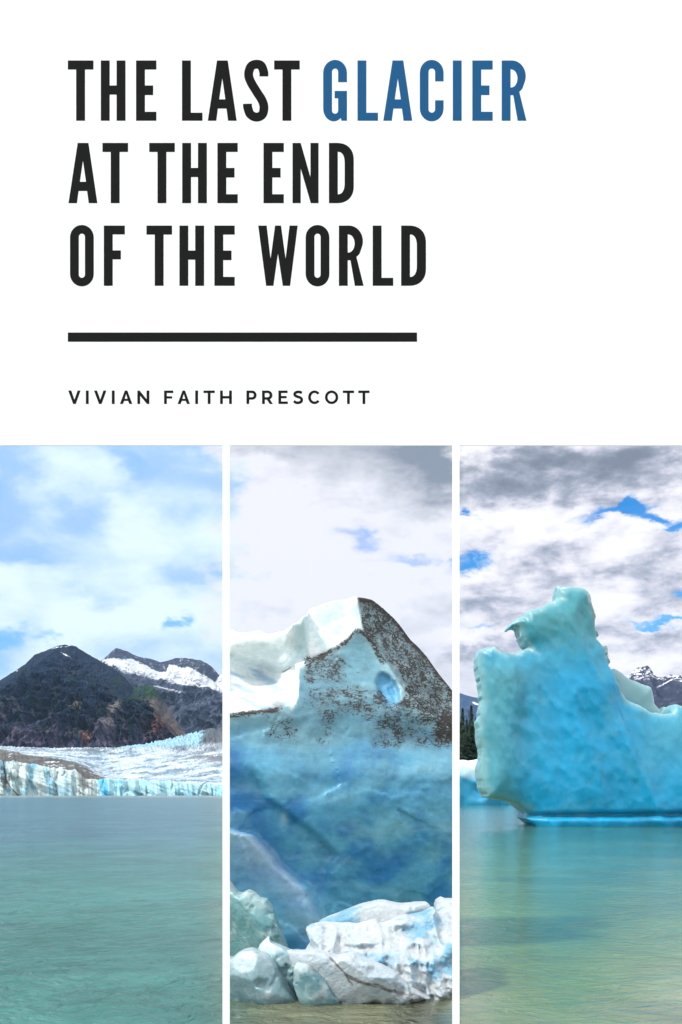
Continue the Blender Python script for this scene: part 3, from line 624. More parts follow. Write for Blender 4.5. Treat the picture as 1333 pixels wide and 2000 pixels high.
# --- tall blue berg
def big_berg():
    Yr = 125.; k = Yr/F
    A_ = [(933, 1274), (938, 1269), (946, 1267), (955, 1263), (964, 1264), (975, 1275), (985, 1278), (995, 1279), (1008, 1276), (1024, 1269), (1030, 1267), (1020, 1256), (1015, 1246), (1013, 1236), (1010, 1227), (1006, 1224), (999, 1225), (993, 1230), (989, 1232), (992, 1224), (1002, 1215), (1012, 1209), (1021, 1206), (1027, 1198), (1034, 1194), (1046, 1190), (1058, 1184), (1070, 1181), (1080, 1177), (1087, 1171), (1088, 1160), (1088.5, 1148), (1093, 1153), (1103, 1149), (1113, 1147.5), (1127, 1149), (1139, 1152), (1146, 1158), (1151, 1166), (1153, 1178), (1156, 1190), (1160, 1203), (1164, 1213), (1166, 1228), (1168, 1244), (1176, 1256), (1184, 1268), (1187, 1284), (1189, 1297), (1195, 1307), (1202, 1318), (1206, 1330), (1209, 1345), (1211, 1356), (1218, 1367), (1233, 1375), (1250, 1382), (1270, 1392), (1288, 1394), (1304, 1391), (1316, 1376), (1330, 1380), (1350, 1384), (1400, 1402), (1450, 1440), (1490, 1520), (1500, 1640),
          (1060, 1640), (1044, 1614), (1036, 1606), (1026, 1600), (1028, 1592), (1031, 1588), (1022, 1582), (1011, 1573), (995, 1566), (966, 1560), (951, 1557), (945, 1540), (940, 1522), (938, 1503), (940, 1480), (938, 1460), (933, 1440), (932, 1425), (935, 1400), (938, 1369), (936, 1329), (931, 1303)]
    B_ = [(1140, 1250), (1170, 1250), (1186, 1256), (1201, 1263), (1201, 1280), (1205, 1297), (1224, 1309), (1240, 1322), (1257, 1329), (1283, 1338), (1287, 1352), (1289, 1370), (1302, 1386), (1319, 1372), (1345, 1384), (1400, 1430), (1420, 1640), (1140, 1640)]
    a2 = outline2d(A_, Yr); b2 = outline2d(B_, Yr+3.0)
    def sdf(X, Y, Z):
        u, v = uv(X, Z, Yr)
        w1 = fbm(X*.9, Y*.9, Z*.9, 3, 61)
        X0, Z0 = X[:, :1, :], Z[:, :1, :]; e1 = fbm(X0*1.1, Z0*1.1, X0*0, 4, 60, .65)*.42+(.25+.8*fbm(X0*.9, Z0*.9, X0*0, 4, 59, .65, True))*ss(u[:, :1], 1148, 1160)*ss(u[:, :1], 1225, 1212)*ss(v[:, :1], 1360, 1340)
        da = sd2(X, Z, a2)+e1+.06*w1
        db = sd2(X, Z, b2)+e1+.1*w1
        X1, Z1 = X[:, :1, :], Z[:, :1, :]; u, v = uv(X1, Z1, Yr)
        q = fbm(X1*.10, Z1*.08, X1*0, 2, 64)
        # front surface of the main mass: bulging, broken in facets
        inn = np.clip(-sd2(X, Z, a2), 0, 4)
        bul = 1.7*np.sqrt(np.clip(inn/4*(2-inn/4), 0, 1))+.06*np.clip(-sd2(X, Z, a2), 0, 12)
        yf = Yr-.6-bul-1.0*q-.55*fbm(X1*.22+Z1*.1, Z1*.09, X1*0+2, 4, 65, .5, True)
        # concave scoop between the pale left flank and the blue centre
        yf = yf-.30*ss(u+.12*(v-1400)+22*fbm(Z1*.22, X1*0, X1*0, 3, 66), 1018, 985)*ss(v, 1290, 1330)
        yf = yf+.10*fbm(X1*.9, Z1*.7, X1*0, 4, 642, .6)
        # melt notch just above the waterline
        nt_ = np.exp(-((v-(1592-(u-1030)*.010+2.5*fbm(u*.03, u*0, u*0, 3, 606)))/4.8)**2)*ss(u, 1024, 1034)
        yf = yf+.75*nt_
        # foot ledge
        yf = yf-.35*ss(v, 1595, 1601)
        yb = Yr+2.4+bul*.9+1.2*fbm(X1*.2, Z1*.2, X1*0+7, 3, 67)+3.0*ss(Z1, 14, 0)
        A = np.maximum(da, np.maximum((yf-Y)*.8, (Y-yb)*.8))+w1*.04
        ibn = np.clip(-sd2(X, Z, b2), 0, 5)/5; bb = 2.6*np.sqrt(ibn*(2-ibn))
        Bm = np.maximum(db, np.maximum(Yr+5.5-bb-Y, Y-Yr-10-bb))
        return np.minimum(A, Bm)
    def paint(v, u, w):
        return paint_(v, u, w)
    def paint_(v, u, w):
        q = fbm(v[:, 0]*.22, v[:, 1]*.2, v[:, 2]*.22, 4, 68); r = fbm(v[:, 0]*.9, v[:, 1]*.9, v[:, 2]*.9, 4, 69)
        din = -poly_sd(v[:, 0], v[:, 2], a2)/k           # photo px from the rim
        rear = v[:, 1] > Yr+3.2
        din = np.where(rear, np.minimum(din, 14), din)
        # solid blue core, greener bubbly ice above, pale weathered rim with back-lit edge glow painted in
        core = np.array((.006, .290, .520)); top_ = np.array((.060, .265, .310)); rim_glow = np.array((.190, .370, .390)); left = np.array((.095, .300, .340))
        c = mixc(core, top_, ss(w+26*q, 1345, 1215)*.95)
        c = mixc(c, (.008, .175, .370), ss(q, .05, .45)*ss(w, 1400, 1480)*.55)
        c = mixc(c, left, ss(u+.15*(w-1400)+60*q+10*r, 1090, 950)*ss(w, 1255, 1330)*.8)
        c = mixc(c, left, ss(q+.5*r, .1, .5)*ss(w, 1540, 1440)*.30)
        c = mixc(c, (.08, .30, .37), ss(u+.25*(w-1400)+14*q, 1210, 1290)*ss(w, 1560, 1420)*.55)
        c = mixc(c, rim_glow, ss(din+5*r+3*q, 17, 2)*.75*ss(w, 1600, 1560))
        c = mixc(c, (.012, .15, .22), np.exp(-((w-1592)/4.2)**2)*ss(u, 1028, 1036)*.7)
        c = mixc(c, (.36, .48, .52), ss(r, .15, .5)*ss(w+4*q, 1300, 1285)*ss(w, 1262, 1270)*ss(u, 1000, 1015)*ss(u, 1045, 1030)*.7)
        c = mixc(c, (.012, .10, .20), ss(1.6+1.5*r-np.abs(w-lin(u, [(1195, 1385), (1203, 1400), (1212, 1425), (1222, 1432)])), 0, 1.2)*ss(u, 1196, 1198)*ss(u, 1222, 1219)*.7)
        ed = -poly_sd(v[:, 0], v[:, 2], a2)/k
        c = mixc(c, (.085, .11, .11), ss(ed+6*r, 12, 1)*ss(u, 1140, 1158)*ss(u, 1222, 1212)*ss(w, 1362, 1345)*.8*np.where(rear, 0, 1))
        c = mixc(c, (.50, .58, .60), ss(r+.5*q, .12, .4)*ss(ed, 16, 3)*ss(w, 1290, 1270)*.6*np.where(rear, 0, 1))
        c = mixc(c, (.22, .36, .37), np.where(rear, .55, 0)*ss(w, 1420, 1370))
        return c
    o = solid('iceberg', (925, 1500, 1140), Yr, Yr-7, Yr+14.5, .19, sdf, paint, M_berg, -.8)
    tag(o, 'tall translucent blue iceberg with a jagged chimney top and a beak on its left', 'iceberg')
big_berg()

def rear_berg():
    Yr = 350.; k = Yr/F
    A_ = [(800, 1500), (830, 1492), (870, 1488), (897, 1484), (908, 1483), (917, 1486), (928, 1484), (938, 1481), (950, 1487), (970, 1500), (1000, 1520), (1020, 1550), (1030, 1600), (790, 1600)]
    a2 = outline2d(A_, Yr)
    def sdf(X, Y, Z):
        i_ = np.clip(-sd2(X, Z, a2), 0, 8)/8; b = 6*np.sqrt(i_*(2-i_))
        n = fbm(X*.18, Y*.18, Z*.25, 4, 161)
        yf = Yr-b-1.6*fbm(X*.2, Z*.2, X*0, 4, 162, .55, True)
        return np.maximum(sd2(X, Z, a2)+.35*n, np.maximum((yf-Y)*.8, Y-Yr-6-b))
    def paint(v, u, w):
        q = fbm(v[:, 0]*.15, v[:, 1]*.15, v[:, 2]*.2, 4, 163)
        c = mixc((.03, .30, .52), (.42, .58, .66), ss(w+16*q, 1524, 1503))
        return mixc(c, (.66, .72, .76), ss(w+14*q, 1508, 1490)*.9)
    o = solid('iceberg', (785, 1035, 1476), Yr, Yr-9, Yr+13, .85, sdf, paint, M_berg, -2)
    tag(o, 'small low white-topped blue iceberg behind the left foot of the tall one', 'iceberg')
rear_berg()

# --- close berg filling the middle bay
SIDE = (441.5, 891.0)
def sides(X, Y, n):
    """the berg's two sheer broken flanks"""
    l = (SIDE[0]-CX)/F; r = (SIDE[1]-CX)/F
    return np.maximum(l*Y-X, X-r*Y)+.018*n
sil = [(430, 1226), (450, 1229), (468, 1238), (480, 1237), (491, 1235), (507, 1231), (522, 1239), (540, 1236), (556, 1232), (579, 1215), (595, 1201), (605, 1189), (631, 1179), (658, 1171), (680, 1168), (697, 1166), (712, 1167), (727, 1170), (735, 1176), (743, 1183), (769, 1206), (780, 1219), (792, 1235), (803, 1249), (815, 1260), (835, 1281), (858, 1314), (884, 1346), (910, 1385)]
rim = [(430, 1399), (448, 1397), (474, 1391), (500, 1390), (546, 1383), (569, 1376), (577, 1362), (580, 1350), (583, 1333), (579, 1312), (576, 1297), (599, 1289), (632, 1278), (645, 1270), (658, 1265), (668, 1256), (677, 1251), (686, 1240), (694, 1231), (703, 1231), (710, 1235), (727, 1251), (742, 1270), (760, 1300), (790, 1345), (830, 1385), (884, 1425), (910, 1440)]
def mid_berg():
    YA, YB_ = 27.0, 24.6
    # widen both outlines sideways; the flanks are cut by sides()
    def yA(u, v, X, Z):
        cr_ = lin(v, [(1160, 697), (1235, 711), (1300, 745), (1420, 800)])     # arete between the snow wall and the dark face
        y = YA+np.abs(u-cr_)*np.where(u > cr_, .0115, -.004)                  # right face swings away, left face steps out then dips
        wall = ss(u, 596, 606)*ss(u-cr_, 0, -30)
        bowl = ss(u, 606, 590)
        y = y+wall*(.25-.25*ss(v, 1270, 1180)+.8*ss(v, 1290, 1165))
        # bowl: deep scoop with rims
        y = y+bowl*(.9*np.exp(-((u-500)/60)**2-((v-1310)/42)**2)+.35*np.sin((v-1240)/24.+u*.02)*.5)
        y = y+1.0*ss(v, 1380, 1200)*ss(u, 612, 500)
        l3 = lin(u, [(430, 1288), (450, 1292), (500, 1302), (540, 1312), (558, 1309), (572, 1299), (600, 1290)])
        y = y-.30*ss(l3-v, -2, 14)*ss(u, 590, 560)+.10*np.sin((v-.35*u)/9.)*ss(v, l3, l3+10)*ss(u, 585, 560)
        return y
    def yB(u, v, X, Z):
        y = YB_+(u-448)*.0042-(1.0-ss(v, 1400, 1240))*.5*0
        y = y+.95*ss(v, 1400, 1235)                                           # upper face leans back
        y = y-.35*ss(v, 1430, 1520)+.55*ss(v, 1560, 1800)                     # belly, then undercut
        ln = lin(v, [(1480, 500), (1540, 527), (1560, 535), (1590, 572), (1620, 612), (1660, 655), (1675, 667), (1690, 655), (1760, 640), (1820, 600)])
        y = y+.22*ss(ln-u+0*v, -2, 24)*ss(v, 1470, 1540)*ss(v, 1800, 1700)     # hollow left of the long edge
        ln2 = lin(v, [(1600, 430), (1617, 449), (1632, 505), (1660, 530), (1690, 550), (1725, 590), (1740, 612), (1800, 640), (1860, 668)])
        y = y-.40*ss(ln2-u, -2, 26)*ss(v, 1612, 1622)                         # left shoulder
        ov = ((u-765-(v-1335)*.22)/23)**2+((v-1334)/37)**2+.28*fbm(u*.06, v*.06, u*0, 3, 411)
        y = y+.24*ss(ov, 1.35, .35)                                           # oval melt pocket
        return y
    def own(pts, fn):
        o = []
        for a, b in pts:
            Yp = fn(np.float64(a), np.float64(b), 0, 0)+.05; o.append((wx(a, Yp), wz(b, Yp)))
        return o
    s2 = own(sil, yA)+outline2d([(960, 2100), (370, 2100)], YA); r2 = own(rim, yB)+outline2d([(960, 2100), (370, 2100)], YB_)
    def sdf(X, Y, Z):
        uA, vA = uv(X[:, :1, :], Z[:, :1, :], YA); uB, vB = uv(X[:, :1, :], Z[:, :1, :], YB_)
        n = fbm(X*1.6, Y*1.6, Z*1.6, 4, 71); n3 = fbm(X*.6, Y*.6, Z*.6, 3, 72)
        fa = yA(uA, vA, X, Z)+.10*fbm(X[:, :1, :]*1.1, Z[:, :1, :]*1.1, X[:, :1, :]*0, 4, 73)
        fb = yB(uB, vB, X, Z)+.07*fbm(X[:, :1, :]*.8+Z[:, :1, :]*.5, Z[:, :1, :]*.9-X[:, :1, :]*.4, X[:, :1, :]*0, 4, 74)+.02*fbm(X[:, :1, :]*3, Z[:, :1, :]*3, X[:, :1, :]*0, 3, 75, .5, True)
        fb = fb+facets(X[:, :1, :], Z[:, :1, :], 1.3, 660, .035, .12)+facets(X[:, :1, :], Z[:, :1, :], .5, 663, .03, .1)
        A = np.maximum(sd2(X, Z, s2), fa-Y)
        # rim of the front mass slopes up behind to meet the back mass
        B = np.maximum(sd2(X, Z, r2)-.22*np.clip(Y-YB_, 0, 9)*ss(uB, 620, 560)*0, fb-Y)
        V = np.minimum(A, B)+.015*n
        V = np.maximum(V, Y-(YA+3.2+.6*n3))
        return np.maximum(V, sides(X, Y, n))
    def paint(v, u0, w0):
        uA, vA = uv(v[:, 0], v[:, 2], YA); uB, vB = uv(v[:, 0], v[:, 2], YB_)
        u = CX+v[:, 0]*F/v[:, 1]; w = HZ-(v[:, 2]-EYE)*F/v[:, 1]
        q = fbm(v[:, 0]*.9, v[:, 1]*.9, v[:, 2]*.9, 4, 76); r = fbm(v[:, 0]*4, v[:, 1]*4, v[:, 2]*5, 4, 77); st = fbm(v[:, 0]*1.1+v[:, 2]*.9, v[:, 1], v[:, 2]*1.4-v[:, 0]*.8, 5, 78)
        rimz = lin(uB, rim); front = (v[:, 1] < yB(uB, vB, 0, 0)+.6) & (w > lin(u, rim)-3)
        snow = np.array((.82, .88, .88)); aqua = np.array((.40, .66, .70))
        snow = np.array((.74, .80, .80)); aqua = np.array((.38, .60, .66)); l3 = lin(u, [(430, 1288), (450, 1292), (500, 1302), (540, 1312), (558, 1309), (572, 1299), (600, 1290)])
        back = mixc(snow, aqua, ss(q+.3*r, -.15, .45)*.65)
        back = mixc(back, (.44, .62, .66), ss(u, 560, 585)*ss(u, 606, 600)*ss(w, 1330, 1260)*.8)
        sw = fbm(u*.012+w*.03, w*.10-u*.045, u*0, 4, 378)
        back = mixc(back, (.27, .42, .60), ss(w-l3, 2, 8)*ss(sw, -.15, .35)*ss(u, 586, 560)*.75)
        back = mixc(back, (.12, .10, .08), ss(3.2+2*r-np.abs(w-l3-2), 0, 2)*ss(u, 546, 556)*ss(u, 574, 568)*.7)
        back = mixc(back, (.56, .74, .75), ss(u, 598, 612)*ss(w, 1190, 1235)*ss(q, -.2, .3)*.7)
        cr_ = lin(w, [(1160, 697), (1235, 711), (1300, 745), (1420, 800)])
        face = mixc(np.array((.16, .26, .30)), np.array((.34, .46, .50)), ss(r, -.1, .4))
        face = mixc(face, (.045, .038, .036), ss(lin(u, sil)-w+10+8*q, -14, 4)*.7)
        back = mixc(back, face, ss(u-cr_, -2, 2))
        # blue body
        b = mixc(np.array((.075, .310, .480)), np.array((.022, .180, .400)), ss(st, -.25, .35))
        b = mixc(b, (.17, .44, .55), ss(q+.4*st, -.05, .45)*.6)
        b = mixc(b, (.14, .30, .37), ss(w+70*q+22*st, 1540, 1370)*.9)
        b = mixc(b, (.012, .14, .36), ss(u-.4*(w-1480)+25*q, 500, 452)*ss(w, 1420, 1470)*.7)
        b = mixc(b, (.26, .40, .43), ss(w-rimz+14*q, 34, 0)*.6)
        b = mixc(b, (.80, .86, .88), ss(w-rimz+6*r, 16, 4)*ss(u, 560, 576)*ss(u, 604, 590)*.9)
        ln2 = lin(w, [(1600, 430), (1617, 449), (1632, 505), (1660, 530), (1690, 550), (1725, 590), (1740, 612), (1800, 640), (1860, 668)])
        sh = ss(ln2-u+14*st, -14, 26)*ss(w+8*st, 1602, 1632)
        b = mixc(b, mixc(np.array((.34, .46, .58)), np.array((.07, .30, .46)), ss(ln2-u+34*q+16*st, 10, 95)*.6+.4*ss(w, 1690, 1780)), sh*.8)
        b = mixc(b, (.28, .48, .55), np.exp(-((u-555)/8)**2-((w-1598)/14)**2)*.8)
        ov = ((uB-765-(vB-1335)*.22)/23)**2+((vB-1334)/37)**2+.28*fbm(uB*.06, vB*.06, uB*0, 3, 411)
        b = mixc(b, (.075, .30, .52), ss(ov, 1.45, .4)*.9)
        c = np.where(front[:, None], b, back)
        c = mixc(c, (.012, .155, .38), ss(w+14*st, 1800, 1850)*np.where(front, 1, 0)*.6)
        return c
    def dirtw(v):
        u = CX+v[:, 0]*F/v[:, 1]; w = HZ-(v[:, 2]-EYE)*F/v[:, 1]
        q = fbm(v[:, 0]*1.4, v[:, 1]*1.4, v[:, 2]*1.4, 4, 79)
        cr_ = lin(w, [(1160, 697), (1235, 711), (1300, 745), (1420, 800)])
        d = .56*ss(u-cr_, -3, 3)*ss(w, 1440, 1400)
        d = d+.45*ss(lin(u, sil)-w, -14, -2)*ss(u-cr_, 0, 8)
        rz = lin(u, rim)
        d = np.maximum(d, .95*np.exp(-((w-rz-2)/5.)**2)*(ss(u, 590, 610)+ss(u, 560, 540))*ss(u, 745, 735))
        d = np.maximum(d, .50*ss(u, 585, 605)*ss(w, 1272, 1290)*ss(w, 1345, 1325)*ss(u, 690, 660))
        d = np.maximum(d, .50*ss(u, 570, 640)*ss(w, 1330, 1350)*ss(w, 1475, 1440)*ss(q, -.45, .25))
        d = np.maximum(d, .36*ss(u, 450, 560)*ss(w, 1395, 1412)*ss(w, 1470, 1430)*ss(q, -.3, .4))
        d = np.maximum(d, .75*np.exp(-((w-(1366+(u-760)*.25))/13.)**2)*ss(u, 705, 740))
        d = np.maximum(d, .95*ss(u+.5*(w-1420)*0, 826, 862)*ss(w, 1388, 1402)*ss(w+10*q, 1472, 1440))
        ov = ((u-765-(w-1335)*.22)/24)**2+((w-1334)/39)**2
        return np.clip(d*ss(ov, .8, 1.3), 0, 1)
    # material: dirt amount in the attribute's alpha drives scalloped grime
    m, n, b = new_mat('grimy blue ice'); t = n.node('ShaderNodeTexCoord'); ob = t.outputs['Object']
    ca = n.node('ShaderNodeVertexColor', layer_name='Col')
    f1 = n.noise(ob, 1.6, 9, .6, .5); f2 = n.noise(ob, 7., 8, .6, .3); f = n.m('ADD', n.m('MULTIPLY', f1, .6), n.m('MULTIPLY', f2, .4))
    kk = n.mr(f, .25, .75, .74, 1.26, smooth=False)
    base = n.mix(1., ca.outputs[0], n.xyz(kk, kk, kk), 'MULTIPLY')
    mv = n.node('ShaderNodeMapping'); mv.inputs['Rotation'].default_value = (0, math.radians(38), 0); mv.inputs['Scale'].default_value = (.45, 1, 1.6); n.put(mv.inputs[0], ob)
    vn = n.noise(mv.outputs[0], 1.0, 9, .56, .8)
    sr = n.node('ShaderNodeSeparateColor'); n.put(sr.inputs[0], ca.outputs[0]); cl_ = n.mr(sr.outputs[0], .5, .22)
    base = n.mix(n.m('MULTIPLY', n.m('MULTIPLY', n.mr(vn, .46, .70), .5), cl_), base, n.mix(.55, base, (.28, .54, .64)))
    base = n.mix(n.m('MULTIPLY', n.m('MULTIPLY', n.mr(vn, .52, .30), .45), cl_), base, n.mix(1., base, (.45, .66, .85), 'MULTIPLY'))
    vf = n.noise(mv.outputs[0], 7., 8, .7, .5); vk = n.mr(vf, .3, .7, .93, 1.07); base = n.mix(1., base, n.xyz(vk, vk, vk), 'MULTIPLY')
    mp = n.node('ShaderNodeMapping'); mp.inputs['Scale'].default_value = (6.5, 6.5, 14.); mp.inputs['Rotation'].default_value = (0, math.radians(18), 0)
    wn = n.node('ShaderNodeTexNoise'); wn.inputs['Scale'].default_value = 3.; wn.inputs['Detail'].default_value = 5; n.put(wn.inputs['Vector'], ob)
    wa = n.node('ShaderNodeVectorMath', operation='MULTIPLY_ADD'); n.put(wa.inputs[0], wn.outputs['Color']); wa.inputs[1].default_value = (.3, .3, .3); n.put(wa.inputs[2], ob)
    n.put(mp.inputs[0], wa.outputs[0])
    vo = n.node('ShaderNodeTexVoronoi', feature='DISTANCE_TO_EDGE'); n.put(vo.inputs['Vector'], mp.outputs[0]); vo.inputs['Scale'].default_value = 1.
    fz = n.noise(ob, 15., 6, .6, .8); fl = n.noise(ob, 3.2, 5, .6, .3)
    line = n.m('SUBTRACT', .33, vo.outputs['Distance'])
    g0 = n.m('ADD', n.m('MULTIPLY', line, 2.3), n.m('MULTIPLY', n.m('SUBTRACT', fz, .5), 1.5))
    g0 = n.m('ADD', g0, n.m('MULTIPLY', n.m('SUBTRACT', fl, .5), 2.0))
    thr = n.m('MULTIPLY_ADD', ca.outputs['Alpha'], -1.15, 1.12)
    ml = n.node('ShaderNodeMapping'); ml.inputs['Rotation'].default_value = (0, math.radians(22), 0); ml.inputs['Scale'].default_value = (1.1, 1.1, 4.2); n.put(ml.inputs[0], wa.outputs[0])
    rl = n.noise(ml.outputs[0], 1.5, 7, .62, .5); ridge = n.mr(n.m('ABSOLUTE', n.m('SUBTRACT', rl, .5)), .030, .0, 0., .55)
    g0 = n.m('ADD', g0, n.m('MULTIPLY', ridge, n.mr(ca.outputs['Alpha'], .02, .3)))
    gr = n.mr(n.m('SUBTRACT', g0, thr), -.14, .34)
    base = n.mix(n.m('MULTIPLY', n.m('MULTIPLY', ca.outputs['Alpha'], n.mr(fl, .2, .5)), .95), base, (.085, .10, .11))
    dc = n.mix(n.mr(fl, .3, .7), (.016, .016, .018), (.044, .038, .036))
    n.put(b.inputs['Base Color'], n.mix(n.m('MULTIPLY', gr, .92), base, dc))
    n.put(b.inputs['Roughness'], n.mr(gr, 0., 1., .42, .9)); b.inputs['Specular IOR Level'].default_value = .4
    hh = n.m('ADD', f, n.m('MULTIPLY', n.m('MULTIPLY', vo.outputs['Distance'], ca.outputs['Alpha']), -.9))
    bp = n.node('ShaderNodeBump'); bp.inputs['Strength'].default_value = .5; bp.inputs['Distance'].default_value = .05
    n.put(bp.inputs['Height'], hh); n.put(b.inputs['Normal'], bp.outputs[0])
    def paint4(v, u, w):
        c = paint(v, u, w); return np.concatenate([c, dirtw(v)[:, None]], 1)
    o = solid('iceberg', (415, 915, 1150), YA, 23.0, 30.6, .045, sdf, paint4, m, -.3)
    tag(o, 'massive deep blue ice cliff with white scooped left crest and dirty dark right peak', 'iceberg')
mid_berg()

# --- blocks in front of the cliff
def block(name, label, cat, outline, Yr, bulge, thick, seed, paint, mat, rough=.10, h=.026, facet=.12, extra=None, cut=False, soft=.5, group=None, nfreq=1., nplanes=26):
    a2 = outline2d(outline, Yr); us = [p[0] for p in outline]; vs = [p[1] for p in outline]
    rg = np.random.RandomState(seed); cpt = np.array(a2).mean(0); cand = [(x, Yr+.25, z) for x, z in a2 if z > -.2]+[(cpt[0]*.5+a2[j][0]*.5, Yr+.25-bulge*.9, cpt[1]*.5+a2[j][1]*.5) for j in range(0, len(a2), 2)]
    cand = np.array(cand); planes = []
    for _ in range(nplanes):
        nv = np.array((rg.uniform(-.75, .75), -1, rg.uniform(-.5, .85))); nv /= np.linalg.norm(nv)
        planes.append((nv, (cand@nv).max()-rg.uniform(.02, .13)*bulge/.4))
    def sdf(X, Y, Z):
        d = sd2(X, Z, a2); i_ = np.clip(-d, 0, soft)/soft; b = np.sqrt(i_*(2-i_))
        x2, z2 = X[:, :1, :], Z[:, :1, :]; u, v = uv(x2, z2, Yr)
        q = fbm(x2*1.1*nfreq, z2*1.1*nfreq, x2*0, 3, seed); r = fbm(x2*2.6*nfreq, z2*2.6*nfreq, x2*0+4, 4, seed+3, .5, True)
        yf = Yr+.25-bulge*b-rough*2.2*q-facet*r
        yf = yf+facets(x2, z2, .30/nfreq, seed+50, .26, .2)+facets(x2, z2, .13/nfreq, seed+51, .16, .2)
        if extra is not None: yf = yf+extra(u, v)
        yb = Yr+.25+thick*(.35+.65*b)
        n = fbm(X*3, Y*3, Z*3, 4, seed+9)
        V = np.maximum(d, np.maximum((yf-Y)*.85, Y-yb))+rough*.35*n
        for nv, dd in planes: V = np.maximum(V, X*nv[0]+Y*nv[1]+Z*nv[2]-dd+.02*n)
        if cut: V = np.maximum(V, sides(X, Y, n))
        return V
    o = solid(name, (min(us)-8, max(us)+8, min(vs)-8), Yr, Yr-bulge-.5, Yr+thick+.5, h, sdf, lambda v, u, w: paint(v, u, w), mat, -.15)
    tag(o, label, cat, group)
    return o
GRP = 'ice blocks heaped at the foot of the cliff'
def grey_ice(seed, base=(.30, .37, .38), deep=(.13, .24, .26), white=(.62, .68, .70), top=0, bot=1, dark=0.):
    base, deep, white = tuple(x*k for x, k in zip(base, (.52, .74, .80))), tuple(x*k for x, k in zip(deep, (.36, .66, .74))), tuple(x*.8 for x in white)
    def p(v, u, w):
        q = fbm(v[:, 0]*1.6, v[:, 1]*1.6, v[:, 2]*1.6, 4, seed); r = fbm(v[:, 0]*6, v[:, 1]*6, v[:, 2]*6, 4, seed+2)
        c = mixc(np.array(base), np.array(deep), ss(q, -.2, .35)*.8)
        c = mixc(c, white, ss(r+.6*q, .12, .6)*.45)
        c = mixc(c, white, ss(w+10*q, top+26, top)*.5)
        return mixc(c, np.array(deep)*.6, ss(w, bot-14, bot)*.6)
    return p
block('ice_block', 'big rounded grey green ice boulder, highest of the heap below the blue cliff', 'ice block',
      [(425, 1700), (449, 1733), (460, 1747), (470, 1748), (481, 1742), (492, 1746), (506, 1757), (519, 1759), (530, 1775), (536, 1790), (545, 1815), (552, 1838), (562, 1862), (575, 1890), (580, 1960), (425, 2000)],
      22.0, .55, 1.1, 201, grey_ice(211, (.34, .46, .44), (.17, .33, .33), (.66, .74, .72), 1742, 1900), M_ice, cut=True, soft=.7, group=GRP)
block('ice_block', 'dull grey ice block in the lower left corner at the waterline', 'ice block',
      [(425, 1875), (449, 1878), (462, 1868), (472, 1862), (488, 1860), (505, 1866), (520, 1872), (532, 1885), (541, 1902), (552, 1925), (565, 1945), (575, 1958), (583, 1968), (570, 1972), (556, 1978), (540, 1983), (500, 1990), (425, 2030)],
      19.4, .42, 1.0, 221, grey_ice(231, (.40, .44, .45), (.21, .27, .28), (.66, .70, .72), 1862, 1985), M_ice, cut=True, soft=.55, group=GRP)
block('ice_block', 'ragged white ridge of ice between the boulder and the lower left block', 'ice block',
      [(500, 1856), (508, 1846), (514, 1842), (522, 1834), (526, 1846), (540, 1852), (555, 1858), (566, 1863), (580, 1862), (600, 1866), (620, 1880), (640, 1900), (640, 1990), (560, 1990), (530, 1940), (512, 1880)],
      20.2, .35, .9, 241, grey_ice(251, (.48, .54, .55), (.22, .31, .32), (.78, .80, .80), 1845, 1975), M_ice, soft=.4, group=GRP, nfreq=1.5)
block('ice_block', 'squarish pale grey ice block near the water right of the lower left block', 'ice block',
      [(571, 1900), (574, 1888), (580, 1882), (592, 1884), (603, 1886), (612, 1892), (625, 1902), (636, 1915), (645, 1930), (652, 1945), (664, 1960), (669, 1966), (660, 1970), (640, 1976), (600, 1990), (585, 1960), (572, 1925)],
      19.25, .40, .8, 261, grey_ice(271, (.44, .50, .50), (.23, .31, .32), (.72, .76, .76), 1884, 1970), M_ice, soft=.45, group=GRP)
def white_paint(seed, blue=.7, dirtline=None, top=1760):
    def p(v, u, w):
        q = fbm(v[:, 0]*1.3, v[:, 1]*1.3, v[:, 2]*1.6, 4, seed); r = fbm(v[:, 0]*5, v[:, 1]*5, v[:, 2]*5, 4, seed+2)
        c = mixc(np.array((.41, .46, .49)), np.array((.12, .32, .46)), ss(q+.25*r, -.02, .42)*blue)
        c = mixc(c, (.20, .26, .27), ss(w, 1900, 1965)*.6)
        if dirtline:
            for ln, wd in dirtline:
                us = [a for a, b in ln]; d = np.abs(w-lin(u, ln)+5*r)
                c = mixc(c, (.075, .06, .058), ss(wd*(1+.8*q)-d, -1.5, 1.5)*ss(u, us[0]-2, us[0]+3)*ss(u, us[-1]+2, us[-1]-3)*.85)
        return c
    return p
